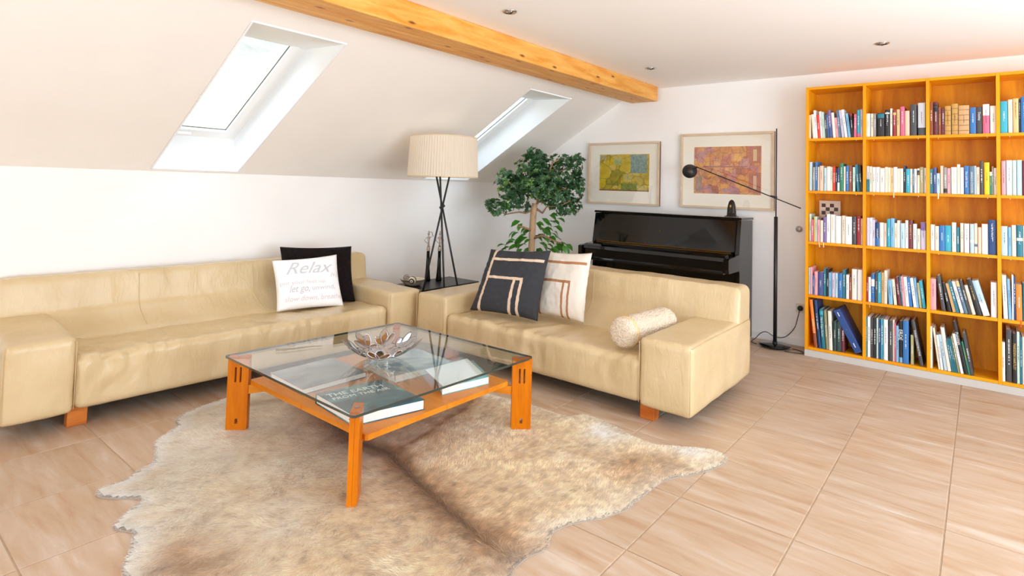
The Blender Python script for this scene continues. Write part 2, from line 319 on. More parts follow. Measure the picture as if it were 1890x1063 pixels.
# roof windows: reveal boards, frame, sash, glass
IN0, IN1 = S0+.055, 1.27      # inner end of the reveal along the slope
for w, (y0, y1) in enumerate(SK):
    root = struct(bpy.data.objects.new('window_%d' % (w+1), None)); COL.objects.link(root); root.location = SP(.8, (y0+y1)/2, 0)
    base = Matrix.Translation(-root.location)
    def quad_solid(name, a, b, c, d, m, th=.012):
        nrm = (b-a).cross(c-a).normalized()*th; bm = bmesh.new()
        if nrm.dot((a+b+c+d)/4-mid) > 0: nrm = -nrm          # thickness goes away from the opening
        v = [bm.verts.new(p) for p in (a, b, c, d, a-nrm, b-nrm, c-nrm, d-nrm)]
        for q in ((0, 1, 2, 3), (7, 6, 5, 4), (0, 4, 5, 1), (1, 5, 6, 2), (2, 6, 7, 3), (3, 7, 4, 0)): bm.faces.new([v[k] for k in q])
        bmesh.ops.transform(bm, matrix=base, verts=bm.verts); bmesh.ops.recalc_face_normals(bm, faces=bm.faces[:]); return obj(name, bm, m, root)
    mid = SP((IN0+IN1)/2, (y0+y1)/2, DEP*.5)
    quad_solid('reveal_board', SP(S0, y0, -.001), SP(S0, y1, -.001), SP(IN0, y1, DEP), SP(IN0, y0, DEP), M['reveal'])
    quad_solid('reveal_board', SP(S1, y1, -.001), SP(S1, y0, -.001), SP(IN1, y0, DEP), SP(IN1, y1, DEP), M['reveal'])
    quad_solid('reveal_board', SP(S0, y1, -.001), SP(S1, y1, -.001), SP(IN1, y1, DEP), SP(IN0, y1, DEP), M['reveal'])
    quad_solid('reveal_board', SP(S1, y0, -.001), SP(S0, y0, -.001), SP(IN0, y0, DEP), SP(IN1, y0, DEP), M['reveal'])
    def ring(name, s0, s1, a0, a1, wd, d0, d1, m):
        bm = bmesh.new()
        def bar(sa, sb, ya, yb):
            v = [bm.verts.new(SP(s, y, d)) for d in (d0, d1) for s, y in ((sa, ya), (sb, ya), (sb, yb), (sa, yb))]
            for q in ((0, 1, 2, 3), (7, 6, 5, 4), (0, 4, 5, 1), (1, 5, 6, 2), (2, 6, 7, 3), (3, 7, 4, 0)): bm.faces.new([v[k] for k in q])
        bar(s0, s0+wd, a0, a1); bar(s1-wd, s1, a0, a1); bar(s0+wd, s1-wd, a0, a0+wd); bar(s0+wd, s1-wd, a1-wd, a1)
        bmesh.ops.transform(bm, matrix=base, verts=bm.verts); bmesh.ops.recalc_face_normals(bm, faces=bm.faces[:]); return obj(name, bm, m, root)
    ring('window_frame', IN0-.01, IN1+.2, y0-.01, y1+.01, .055, DEP, DEP+.06, M['frame_white'])
    ring('seal', IN0+.0445, IN1+.1455, y0+.0445, y1-.0445, .007, DEP-.002, DEP+.002, M['seal'])
    sa = ring('sash', IN0+.056, IN1+.134, y0+.052, y1-.052, .055, DEP-.016, DEP+.014, M['frame_white'])
    ring('seal', IN0+.1105, IN1+.0795, y0+.1065, y1-.1065, .004, DEP+.008, DEP+.014, M['seal'])
    g = quad_solid('pane', SP(IN0+.10, y0+.1, DEP+.016), SP(IN0+.10, y1-.1, DEP+.016), SP(IN1+.09, y1-.1, DEP+.016), SP(IN1+.09, y0+.1, DEP+.016), thin_glass('window_glass_%d' % w, (.96, .98, .98)), .006)
    # ventilation grip on the lower sash rail
    bm = bmesh.new()
    c = SP(IN0+.075, y0+.19, DEP-.03); box(bm, -.012, .012, -.06, .06, -.012, .012, bevel=.004)
    bmesh.ops.transform(bm, matrix=base @ Matrix.Translation(c) @ Matrix.Rotation(-AN, 4, 'Y'), verts=bm.verts); obj('sash_grip', bm, M['frame_white'], root)
# roof covering outside keeps daylight to the openings
# skirting along back and knee wall
bb = struct(obj('baseboard_back', BX(WX, -1.17, WY-.012, WY, 0, .06, bevel=.003), M['white']))
struct(obj('baseboard_left', BX(WX, WX+.012, RY0, WY-.013, 0, .06, bevel=.003), M['white']))
# hillside meadow and wood outside, seen through the roof window
bm = bmesh.new(); N = 40
hv = [[bm.verts.new((-14-60*i/N, -50+120*j/N, -3+ (i/N)**1.0*34 + 2.0*noise.noise(Vector((i*.2, j*.15, 0))))) for j in range(N+1)] for i in range(N+1)]
for i in range(N):
    for j in range(N): bm.faces.new((hv[i][j], hv[i][j+1], hv[i+1][j+1], hv[i+1][j]))
hill = struct(obj('hillside', bm, [mat('meadow', (226, 222, 160), 1, var=.15, vscale=.3), mat('far_wood', (176, 168, 156), 1, var=.2, vscale=1.2)], smooth=True))  # far wood is greyed: distance haze put into its colour
for p in hill.data.polygons: p.material_index = 1 if p.center.z > 8.5 else 0

# ---------------------------------------------------------------- beam
bt = thing('ceiling_beam', 'long glued spruce beam with knots running along the ceiling to the back wall', 'beam', (-2.77, 1.65, CZ))
obj('lamella', BX(-.15, -.0015, -3.9, 3.93, -.153, -.001, bevel=.003, seg=1), M['beam_wood'], bt)
obj('lamella', BX(.0, .15, -3.9, 3.93, -.153, -.001, bevel=.003, seg=1), M['beam_wood'], bt)
# ceiling spots
for (x, y, lb) in ((-2.256, 2.70, 'round steel ceiling spotlight beside the beam, nearest the camera'), (-2.27, 4.68, 'small steel ceiling spotlight near the far end of the wooden beam'), (-.54, 4.75, 'steel ceiling spotlight above the bookcase')):
    t = thing('ceiling_spotlight', lb, 'spotlight', (x, y, CZ), 0, 'recessed ceiling spotlights')
    obj('trim_ring', LT([(.032, .002), (.033, -.006), (.042, -.007), (.045, -.003), (.045, .002)], 32), M['steel'], t, smooth=True)
    obj('bulb', LT([(.028, -.002), (.024, -.008), (.012, -.011), (.001, -.012)], 24), M['chrome'], t, (0, 0, 0), smooth=True)
    obj('bulb_clip', TB([(-.028, -.006, -.009), (0, .012, -.014), (.028, -.006, -.009)], .0025, 6), M['black_satin'], t)

# ---------------------------------------------------------------- sofas (local frame: x along the length, y from front 0 to back, z up)
def nz(p, s, seed=0.): return noise.noise(Vector((p.x*s[0]+seed, p.y*s[1]+seed*.7, p.z*s[2])))
def crease(p, s, seed=0.):
    """sharp-edged gathers: narrow valleys between soft ridges"""
    q = p.x+.12*noise.noise(Vector((p.x*3, p.y*6+seed, p.z*6)))
    return -max(0., 1-4.5*abs(noise.noise(Vector((q*s[0]+seed, p.y*s[1], p.z*s[2])))))
def make_sofa(label, loc, rz, L, D, armL, armR, zb, za, zs_f, zs_b, zt, leg_at, seam_at, seed, yb_seat, yb_arm):
    t = thing('leather_sofa', label, 'sofa', loc, rz)
    # seat block with a draped front full of soft folds
    def seat_fn(p, n):
        top = max(0, n.z); fr = max(0, -n.y)
        d = max(0., min(1., (p.y)/max(.01, yb_seat)))
        if p.z > (zb+zs_f)/2: p.z += (zs_b-zs_f)*d*(p.z-zb)/(zs_f-zb)
        g_ = max(.15, min(1, .5+1.6*nz(p, (1.3, 0, 0), seed+50)))*min(1, max(.2, 1-abs(p.z-zs_f)/.22*.75)); fold = (nz(p, (13, 2.0, 1.5), seed)*.8+nz(p, (5, 1, 1), seed+9)*.6+crease(p, (9, 1.3, 1.6), seed+3)*.55+crease(p, (15, 1.5, 2.4), seed+13)*.3)*(.35+g_)
        if n.z > .3: p.z += .017*fold*(1-.4*d)+.005*nz(p, (7, 7, 1), seed+5)
        if n.y < -.1: p.y -= .018*fold*min(1, max(0, (p.z-zb)/.10))
        if n.z < -.5: p.z += .003*fold
        return p
    obj('seat', soft_box(armL, L-armR, 0, D-.05, zb, zs_f, .045, .018, seat_fn), M['leather'], t, smooth=True)
    def arm_fn(sg):
        def f(p, n):
            w = nz(p, (5, 5, 5), seed+sg*11)*.006+nz(p, (16, 10, 9), seed+sg)*.0025
            return p+n*w if n.length else p
        return f
    obj('armrest', soft_box(0, armL, -.012, D, zb-.004, za, .028, .022, arm_fn(1)), M['leather'], t, smooth=True)
    obj('armrest', soft_box(L-armR, L, -.012, D, zb-.004, za, .028, .022, arm_fn(2)), M['leather'], t, smooth=True)
    # backrest: runs over both arms to the ends; its front leans back
    def lean(z):
        h = max(0., min(1., (z-zs_b)/(zt-zs_b))); k = min(1., h/.42)
        return (yb_arm-yb_seat)*(k*(2-k)) + .05*h
    def fold_at(p): return nz(p, (9, 1, 1.5), seed+20)*.5+nz(p, (3.5, 1, 2.5), seed+30)*.8+crease(Vector((p.x, 0, p.z)), (5, 1, 1.4), seed+41)*.35*max(0, min(1, .5+2*nz(p, (1.1, 0, 0), seed+60)))
    def back_fn(p, n):
        front = max(0, (D-p.y)/(D-yb_seat)); mid = min(1, max(0, min(p.x-armL, L-armR-p.x)/.15+.3))
        fold = fold_at(p)*mid
        p.y += front*lean(p.z)
        if n.y < -.3: p.y -= .017*fold
        if n.z > .4: p.z += .007*nz(p, (8, 2, 1), seed+2)
        return p
    obj('backrest', soft_box(.010, L-.004, yb_seat, D-.006, zs_b-.05, zt, .05, .018, back_fn), M['leather'], t, smooth=True)
    # seams
    for xs in seam_at:
        pts = []
        for k in range(14):
            h = k/13; z = zs_b+.02+(zt-.045-zs_b)*h
            pp = Vector((xs, yb_seat, z)); pts.append((xs, yb_seat+lean(z)-.017*fold_at(pp)-.0002, z))
        obj('seam', TB(pts, .0028, 6), M['seam'], t, smooth=True)
    for xs in (.004, armL-.004, L-armR+.004, L-.004):
        obj('seam', TB([(xs, -.013, zb+.02), (xs, -.013, za-.02)], .0022, 6), M['seam'], t, smooth=True)
    for xs in (L+.001,):
        obj('seam', TB([(xs, -.002, za-.012), (xs, yb_arm, za-.010), (xs, D-.03, za-.006)], .0022, 6), M['seam'], t, smooth=True)
    for x, y in leg_at:
        obj('leg', BX(x-.045, x+.045, y-.035, y+.035, 0, zb+.02, bevel=.003, seg=1), M['leg_wood'], t)
    obj('underframe', BX(.06, L-.06, .1, D-.1, zb-.012, zb+.01), M['black_satin'], t)
    return t
# the long sofa along the knee wall: front faces +X; local x runs along +Y, local y towards the wall
RS1 = PI/2+math.radians(3.35)*1.0
import os
E_ = math.radians(3.35)
s1 = make_sofa('long cream leather sofa along the left wall below the roof windows', (-3.718, .652, 0), PI/2-E_, 2.575, .90, .30, .30, .105, .495, .395, .365, .715, [(.335, .12), (2.25, .12), (.335, .8), (2.25, .8)], [.78, 1.55], 3.1, .50, .74)
s2 = make_sofa('shorter cream leather sofa in front of the black piano', (-3.495, 3.14, 0), 0, 2.25, 1.05, .315, .315, .10, .49, .368, .335, .715, [(1.955, .10), (.30, .10), (1.955, .9), (.30, .9)], [1.13], 8.4, .58, .77)

# ---------------------------------------------------------------- cushions
def pillow(name, label, bl, br, tr, tl, thick, m, grp, n=34, wr=.006, seed=0., fur=0.):
    bl, br, tr, tl = map(Vector, (bl, br, tr, tl)); nrm = (br-bl).cross(tl-bl).normalized(); c = (bl+br+tr+tl)/4
    bm = bmesh.new(); grid = {}
    for s in (1, -1):
        for i in range(n+1):
            for j in range(n+1):
                u, v = i/n, j/n; edge = i in (0, n) or j in (0, n)
                if s < 0 and edge: grid[(s, i, j)] = grid[(1, i, j)]; continue
                a, b = 2*u-1, 2*v-1
                # edges bow inwards between the pointed corners
                uu = .5+(a*(1-.055*(1-b*b)))/2; vv = .5+(b*(1-.055*(1-a*a)))/2
                p = bl*(1-uu)*(1-vv)+br*uu*(1-vv)+tr*uu*vv+tl*(1-uu)*vv
                h = ((1-a**4)*(1-b**4))**.55*thick
                w = noise.noise(Vector((a*2.2+seed, b*2.2, s*3)))*.25+noise.noise(Vector((a*5+seed, b*5, s)))*.1
                p = p+nrm*s*(h*(1+w*.5))+nrm*wr*noise.noise(Vector((a*9, b*9, seed)))*(0 if edge else 1)
                if fur and not edge: p += nrm*s*fur*noise.noise(Vector((a*38, b*38, seed)))
                grid[(s, i, j)] = bm.verts.new(p-c)
        for i in range(n):
            for j in range(n):
                q = [grid[(s, i, j)], grid[(s, i+1, j)], grid[(s, i+1, j+1)], grid[(s, i, j+1)]]
                bm.faces.new(q if s > 0 else q[::-1])
    uvl = bm.loops.layers.uv.new('uv')
    inv = {}
    for (s, i, j), v in grid.items(): inv[v] = (i/n, j/n)
    for f in bm.faces:
        for lp in f.loops: lp[uvl].uv = inv[lp.vert]
    o = obj(name, bm, m, None, c, smooth=True); tag(o, label, 'cushion', grp)
    return o, (bl, br, tr, tl, nrm, c)
M['linen_white'] = mat('white_cushion_cotton', (247, 247, 249), .85, var=.02, vscale=10, bump=.15, bscale=300)
M['fur_black'] = mat('dark_plush', (26, 16, 15), .9, spec=.2, var=.6, vscale=45, bump=.8, bscale=120)
def stripe_mat(name, base, stripe, rough=.9):
    """woven cushion cover with flat sewn bands laid out in the cover's own UV square"""
    m, n, l, b = new_mat(name); tc = n.new('ShaderNodeTexCoord'); sp = n.new('ShaderNodeSeparateXYZ'); l.new(tc.outputs['UV'], sp.inputs[0])
    def band(out, lo, hi):
        a = n.new('ShaderNodeMath'); a.operation = 'GREATER_THAN'; l.new(out, a.inputs[0]); a.inputs[1].default_value = lo
        c = n.new('ShaderNodeMath'); c.operation = 'LESS_THAN'; l.new(out, c.inputs[0]); c.inputs[1].default_value = hi
        d = n.new('ShaderNodeMath'); d.operation = 'MULTIPLY'; l.new(a.outputs[0], d.inputs[0]); l.new(c.outputs[0], d.inputs[1]); return d.outputs[0]
    def both(a, b_, op='MULTIPLY'):
        d = n.new('ShaderNodeMath'); d.operation = op; l.new(a, d.inputs[0]); l.new(b_, d.inputs[1]); return d.outputs[0]
    u, v = sp.outputs[0], sp.outputs[1]; w = .042
    parts = [band(u, .125, .125+w), both(band(v, .80, .80+w), band(u, .125, .97)), both(band(v, .50, .50+w), band(u, .125, .74)),
             both(band(u, .58, .58+w), band(v, 0, .52)), both(band(u, .74-w, .74), band(v, 0, .54))]
    acc = parts[0]
    for p in parts[1:]: acc = both(acc, p, 'MAXIMUM')
    no = n.new('ShaderNodeTexNoise'); no.inputs['Scale'].default_value = 260; l.new(tc.outputs['Object'], no.inputs[0])
    mx = n.new('ShaderNodeMix'); mx.data_type = 'RGBA'; l.new(acc, mx.inputs[0]); mx.inputs[6].default_value = (*lin(base), 1); mx.inputs[7].default_value = (*lin(stripe), 1)
    m2 = n.new('ShaderNodeMix'); m2.data_type = 'RGBA'; m2.blend_type = 'OVERLAY'; m2.inputs[0].default_value = .25; l.new(mx.outputs[2], m2.inputs[6]); l.new(no.outputs[0], m2.inputs[7])
    l.new(m2.outputs[2], b.inputs['Base Color']); b.inputs['Roughness'].default_value = rough
    bp = n.new('ShaderNodeBump'); bp.inputs['Strength'].default_value = .3; bp.inputs['Distance'].default_value = .002; l.new(no.outputs[0], bp.inputs['Height']); l.new(bp.outputs[0], b.inputs['Normal'])
    return m
M['cush_dark'] = stripe_mat('charcoal_wool_with_beige_bands', (52, 53, 57), (222, 196, 170))
M['cush_cream'] = stripe_mat('cream_wool_with_brown_bands', (232, 224, 212), (178, 124, 84))
pillow('throw_cushion', 'black plush cushion leaning on the long sofa behind the white cushion', (-4.185, 2.37, .372), (-3.985, 2.90, .372), (-4.16, 2.965, .805), (-4.37, 2.435, .815), .075, M['fur_black'], None, seed=4, wr=.01, fur=.004)
po, (bl, br, tr, tl, nrm, cc) = pillow('throw_cushion', 'white cushion printed with grey lettering on the long sofa', (-4.035, 2.245, .378), (-3.885, 2.72, .378), (-4.055, 2.752, .760), (-4.205, 2.282, .735), .060, M['linen_white'], None, seed=1)
M['ink_grey'] = mat('grey_print', (206, 206, 208), .8); M['ink_pink'] = mat('rosy_grey_print', (222, 208, 204), .8)
M['ink_mid'] = mat('mid_grey_print', (200, 195, 194), .8)
# printed lettering: laid on the front of the cover
ex = (br-bl).normalized(); ey = ((tl-bl)-ex*(tl-bl).dot(ex)).normalized(); ez = ex.cross(ey)
def print_text(s, u, v, size, m, shear=0., xs=1.):
    """flat lettering wrapped on the bulging cushion face"""
    cu = bpy.data.curves.new('lettering', 'FONT'); cu.body = s; cu.size = size; cu.shear = shear; cu.resolution_u = 3
    tmp = bpy.data.objects.new('lettering', cu); COL.objects.link(tmp); bpy.context.view_layer.update()
    me = bpy.data.meshes.new_from_object(tmp.evaluated_get(bpy.context.evaluated_depsgraph_get())); bpy.data.objects.remove(tmp); me.name = 'lettering'; me.materials.clear()
    wd = (br-bl).length; hg = (tl-bl).length
    bmx = bmesh.new(); bmx.from_mesh(me); 
    for _ in range(3):
        bmesh.ops.triangulate(bmx, faces=bmx.faces[:])
        le = [e for e in bmx.edges if e.calc_length() > .007]
        if le: bmesh.ops.subdivide_edges(bmx, edges=le, cuts=1)
    from mathutils.bvhtree import BVHTree
    for vtx in bmx.verts:
        x = u*wd+vtx.co.x*xs; y = v*hg+vtx.co.y
        p = bl+ex*x+ey*y
        hit = PB.ray_cast(p-cc+ez*.3, -ez)
        q = (hit[0] if hit[0] is not None else p-cc)+ez*.0022
        vtx.co = q
    bmx.to_mesh(me); bmx.free()
    return link('lettering', me, m, po)
from mathutils.bvhtree import BVHTree
_bm = bmesh.new(); _bm.from_mesh(po.data); PB = BVHTree.FromBMesh(_bm); 
print_text('Relax', .12, .66, .135, M['ink_grey'], .5, 1.1)
print_text('(v.)', .80, .58, .045, M['ink_grey'], .2)
print_text('put your feet up,', .05, .46, .040, M['ink_pink'], 0, 1.25)
print_text('let go,', .17, .31, .075, M['ink_mid'], .35, .8)
print_text('unwind,', .50, .325, .052, M['ink_grey'], 0, 1.1)
print_text('slow down, breathe', .10, .14, .052, M['ink_pink'], .2, 1.02)
_bm.free()
pillow('throw_cushion', 'charcoal cushion with beige bands leaning on the shorter sofa', (-3.085, 3.31, .385), (-2.52, 3.43, .372), (-2.575, 3.655, .865), (-3.06, 3.51, .842), .075, M['cush_dark'], None, seed=2, wr=.012)
pillow('throw_cushion', 'cream cushion with brown bands half behind the charcoal cushion', (-2.69, 3.60, .378), (-2.235, 3.605, .375), (-2.295, 3.80, .862), (-2.75, 3.79, .838), .058, M['cush_cream'], None, seed=6, wr=.006)
# bolster with fleece cover
def bolster():
    m, n, l, b = new_mat('curly_fleece'); b.inputs['Roughness'].default_value = 1
    tc = n.new('ShaderNodeTexCoord'); v = n.new('ShaderNodeTexVoronoi'); v.inputs['Scale'].default_value = 95; l.new(tc.outputs['Object'], v.inputs[0])
    cr = n.new('ShaderNodeValToRGB'); cr.color_ramp.elements[0].color = (*lin((244, 234, 216)), 1); cr.color_ramp.elements[1].color = (*lin((222, 200, 172)), 1); cr.color_ramp.elements[1].position = .8
    l.new(v.outputs['Distance'], cr.inputs[0]); l.new(cr.outputs[0], b.inputs['Base Color'])
    bp = n.new('ShaderNodeBump'); bp.invert = True; bp.inputs['Strength'].default_value = .8; bp.inputs['Distance'].default_value = .01; l.new(v.outputs['Distance'], bp.inputs['Height']); l.new(bp.outputs[0], b.inputs['Normal'])
    a = Vector((-1.735, 3.225, .463)); e = Vector((-1.665, 3.74, .472)); d = (e-a); Ln = d.length; R = .092
    t = tag(obj('bolster', LTn(Ln, R), m, None, a, d.to_track_quat('Z', 'Y').to_euler(), smooth=True), 'beige fleece bolster lying against the right arm of the shorter sofa', 'cushion')
    obj('ribbon', LT([(R+.001, .045), (R+.006, .05), (R+.006, .062), (R+.001, .067)], 40, cap=False), mat('satin_ribbon', (232, 196, 140), .35), t, smooth=True)
def LTn(Ln, R):
    bm = bmesh.new(); prof = [(.001, -.012), (R*.5, -.010), (R*.85, -.002), (R, .022)]+[(R, .022+(Ln-.044)*k/24) for k in range(1, 25)]+[(R*.85, Ln+.002), (R*.4, Ln+.01), (.001, Ln+.012)]
    lathe(bm, prof, 56)
    for v in bm.verts:
        p = v.co.copy(); w = noise.noise(p*48)*.006+noise.noise(p*14)*.004
        v.co += Vector((p.x, p.y, 0)).normalized()*w
        if p.z < .01: v.co.z += w
    bmesh.ops.recalc_face_normals(bm, faces=bm.faces[:]); return bm
bolster()

# ---------------------------------------------------------------- cowhide rug
RUG = [(-2.91,.843),(-2.954,.878),(-2.955,.957),(-3.007,1.035),(-3.033,1.101),(-3.177,1.162),(-3.27,1.197),(-3.389,1.34),(-3.48,1.369),(-3.543,1.444),(-3.591,1.578),(-3.60,1.739),(-3.56,1.928),(-3.40,2.274),(-3.1,2.637),(-2.672,2.80),(-2.443,2.86),(-2.154,2.897),(-1.907,2.91),(-1.859,3.0),(-1.647,2.984),(-1.507,2.927),(-1.357,2.91),(-1.31,2.937),(-1.162,3.036),(-1.081,3.066),(-1.016,3.033),(-1.001,2.962),(-1.04,2.81),(-1.137,2.632),(-1.158,2.528),(-1.164,2.367),(-1.17,2.253),(-1.214,2.128),(-1.265,2.05),(-1.307,1.94),(-1.286,1.863),(-1.266,1.812),(-1.289,1.737),(-1.285,1.651),(-1.272,1.615),(-1.20,1.45),(-1.26,1.25),(-1.50,1.0),(-1.82,.76),(-2.084,.705),(-2.263,.748),(-2.311,.765),(-2.402,.812),(-2.468,.841),(-2.509,.845),(-2.562,.815),(-2.602,.819),(-2.629,.841),(-2.684,.905),(-2.721,.951),(-2.756,.934),(-2.818,.878),(-2.864,.848)]
def in_poly(P, x, y):
    c = np.zeros(x.shape, bool); n = len(P); j = n-1
    for i in range(n):
        xi, yi = P[i]; xj, yj = P[j]
        c ^= ((yi > y) != (yj > y)) & (x < (xj-xi)*(y-yi)/(yj-yi+1e-12)+xi); j = i
    return c
def edge_dist(P, x, y):
    d = np.full(x.shape, 9.)
    for i in range(len(P)):
        ax, ay = P[i-1]; bx, by = P[i]; ux, uy = bx-ax, by-ay; L2 = ux*ux+uy*uy+1e-12
        t = np.clip(((x-ax)*ux+(y-ay)*uy)/L2, 0, 1); d = np.minimum(d, np.hypot(x-ax-t*ux, y-ay-t*uy))
    return d
def vnoise(x, y, s, seed):
    rs = np.random.RandomState(seed); g = rs.rand(64, 64); X = x*s+100; Y = y*s+100
    i = np.floor(X).astype(int); j = np.floor(Y).astype(int); fx = X-i; fy = Y-j; fx = fx*fx*(3-2*fx); fy = fy*fy*(3-2*fy)
    a = g[i % 64, j % 64]; b = g[(i+1) % 64, j % 64]; c = g[i % 64, (j+1) % 64]; d = g[(i+1) % 64, (j+1) % 64]
    return (a*(1-fx)+b*fx)*(1-fy)+(c*(1-fx)+d*fx)*fy
SPINE = [(-3.35, 2.05), (-3.0, 1.96), (-2.55, 1.86), (-2.28, 1.90), (-1.98, 1.81), (-1.68, 1.74), (-1.45, 1.69), (-1.25, 1.70)]
SP2 = [(-2.28, 1.90), (-2.32, 2.15), (-2.4, 2.5), (-2.52, 2.8)]
def seg_dist(P, x, y):
    d = np.full(x.shape, 9.)
    for i in range(1, len(P)):
        ax, ay = P[i-1]; bx, by = P[i]; ux, uy = bx-ax, by-ay; L2 = ux*ux+uy*uy
        t = np.clip(((x-ax)*ux+(y-ay)*uy)/L2, 0, 1); d = np.minimum(d, np.hypot(x-ax-t*ux, y-ay-t*uy))
    return d
def hide_color(x, y, jitter):
    """coat colours of the hide: pale flanks, sandy back, dark line along the spine"""
    e = edge_dist(RUG, x, y); s = np.minimum(seg_dist(SPINE, x, y), seg_dist(SP2, x, y)*1.4+.03)
    pale = np.array([240, 230, 214.]); white = np.array([250, 247, 242.]); sand = np.array([232, 208, 172.]); brown = np.array([184, 148, 112.]); dark = np.array([116, 84, 56.])
    n1 = vnoise(x, y, 3.2, 1); n2 = vnoise(x, y, 11, 2); n3 = vnoise(x*.6+y*.8, y*.6-x*.8, 26, 3)
    right = 1/(1+np.exp(-(x*.55+y*.35+.62)*6))                # the right flank is sandier
    k = np.clip(.25+.6*right+.5*(n1-.5)+.35*(n2-.5), 0, 1)[:, None]
    c = pale*(1-k)+sand*k
    k2 = np.clip(np.exp(-(s/(.05+.06*n2))**2)*1.0+.22*np.exp(-(s/.28)**2)+.42*(n3-.55)*(.5+right), 0, 1)[:, None]; c = c*(1-k2)+brown*k2
    k3 = np.clip(np.exp(-(s/(.018+.022*n3))**2)*.95, 0, 1)[:, None]; c = c*(1-k3)+dark*k3
    for (px, py, r, a, col) in ((-1.30, 2.60, .15, .75, brown), (-1.22, 2.74, .10, .6, brown), (-2.15, .88, .17, .75, brown), (-1.35, 1.72, .16, .6, brown), (-2.0, 2.78, .12, .5, sand), (-3.1, 1.5, .3, .3, white), (-1.62, 2.86, .13, .8, white), (-1.18, 2.98, .12, .7, white)):
        kk = np.clip(a*np.exp(-((x-px)**2+(y-py)**2)/r**2)*(.6+.8*n2), 0, 1)[:, None]; c = c*(1-kk)+col*kk
    kw = np.clip(1-e/(.07+.14*n1), 0, 1)[:, None]*.95*np.clip(1.35-right, .25, 1)[:, None]; c = c*(1-kw)+white*kw
    c = c*(1+jitter[:, None])
    return np.clip(c, 0, 255)
def srgb2lin(c):
    c = c/255; return np.where(c <= .04045, c/12.92, ((c+.055)/1.055)**2.4)
def hide_mat():
    m, n, l, b = new_mat('cowhide_hair'); a = n.new('ShaderNodeVertexColor'); a.layer_name = 'coat'; l.new(a.outputs[0], b.inputs['Base Color'])
    b.inputs['Roughness'].default_value = .75; b.inputs['Specular IOR Level'].default_value = .25; b.inputs['Sheen Weight'].default_value = .15; return m
M['hide'] = hide_mat()
def numpy_mesh(name, V, T, C, m, parent=None):
    me = bpy.data.meshes.new(name); nv, nt_ = len(V), len(T)
    me.vertices.add(nv); me.vertices.foreach_set('co', V.astype(np.float32).ravel())
    me.loops.add(nt_*3); me.loops.foreach_set('vertex_index', T.astype(np.int32).ravel())
    me.polygons.add(nt_); me.polygons.foreach_set('loop_start', np.arange(0, nt_*3, 3, dtype=np.int32)); me.polygons.foreach_set('loop_total', np.full(nt_, 3, np.int32))
    me.update(calc_edges=True)
    at = me.color_attributes.new('coat', 'FLOAT_COLOR', 'POINT'); at.data.foreach_set('color', np.concatenate([C, np.ones((nv, 1))], 1).astype(np.float32).ravel())
    return link(name, me, m, parent)
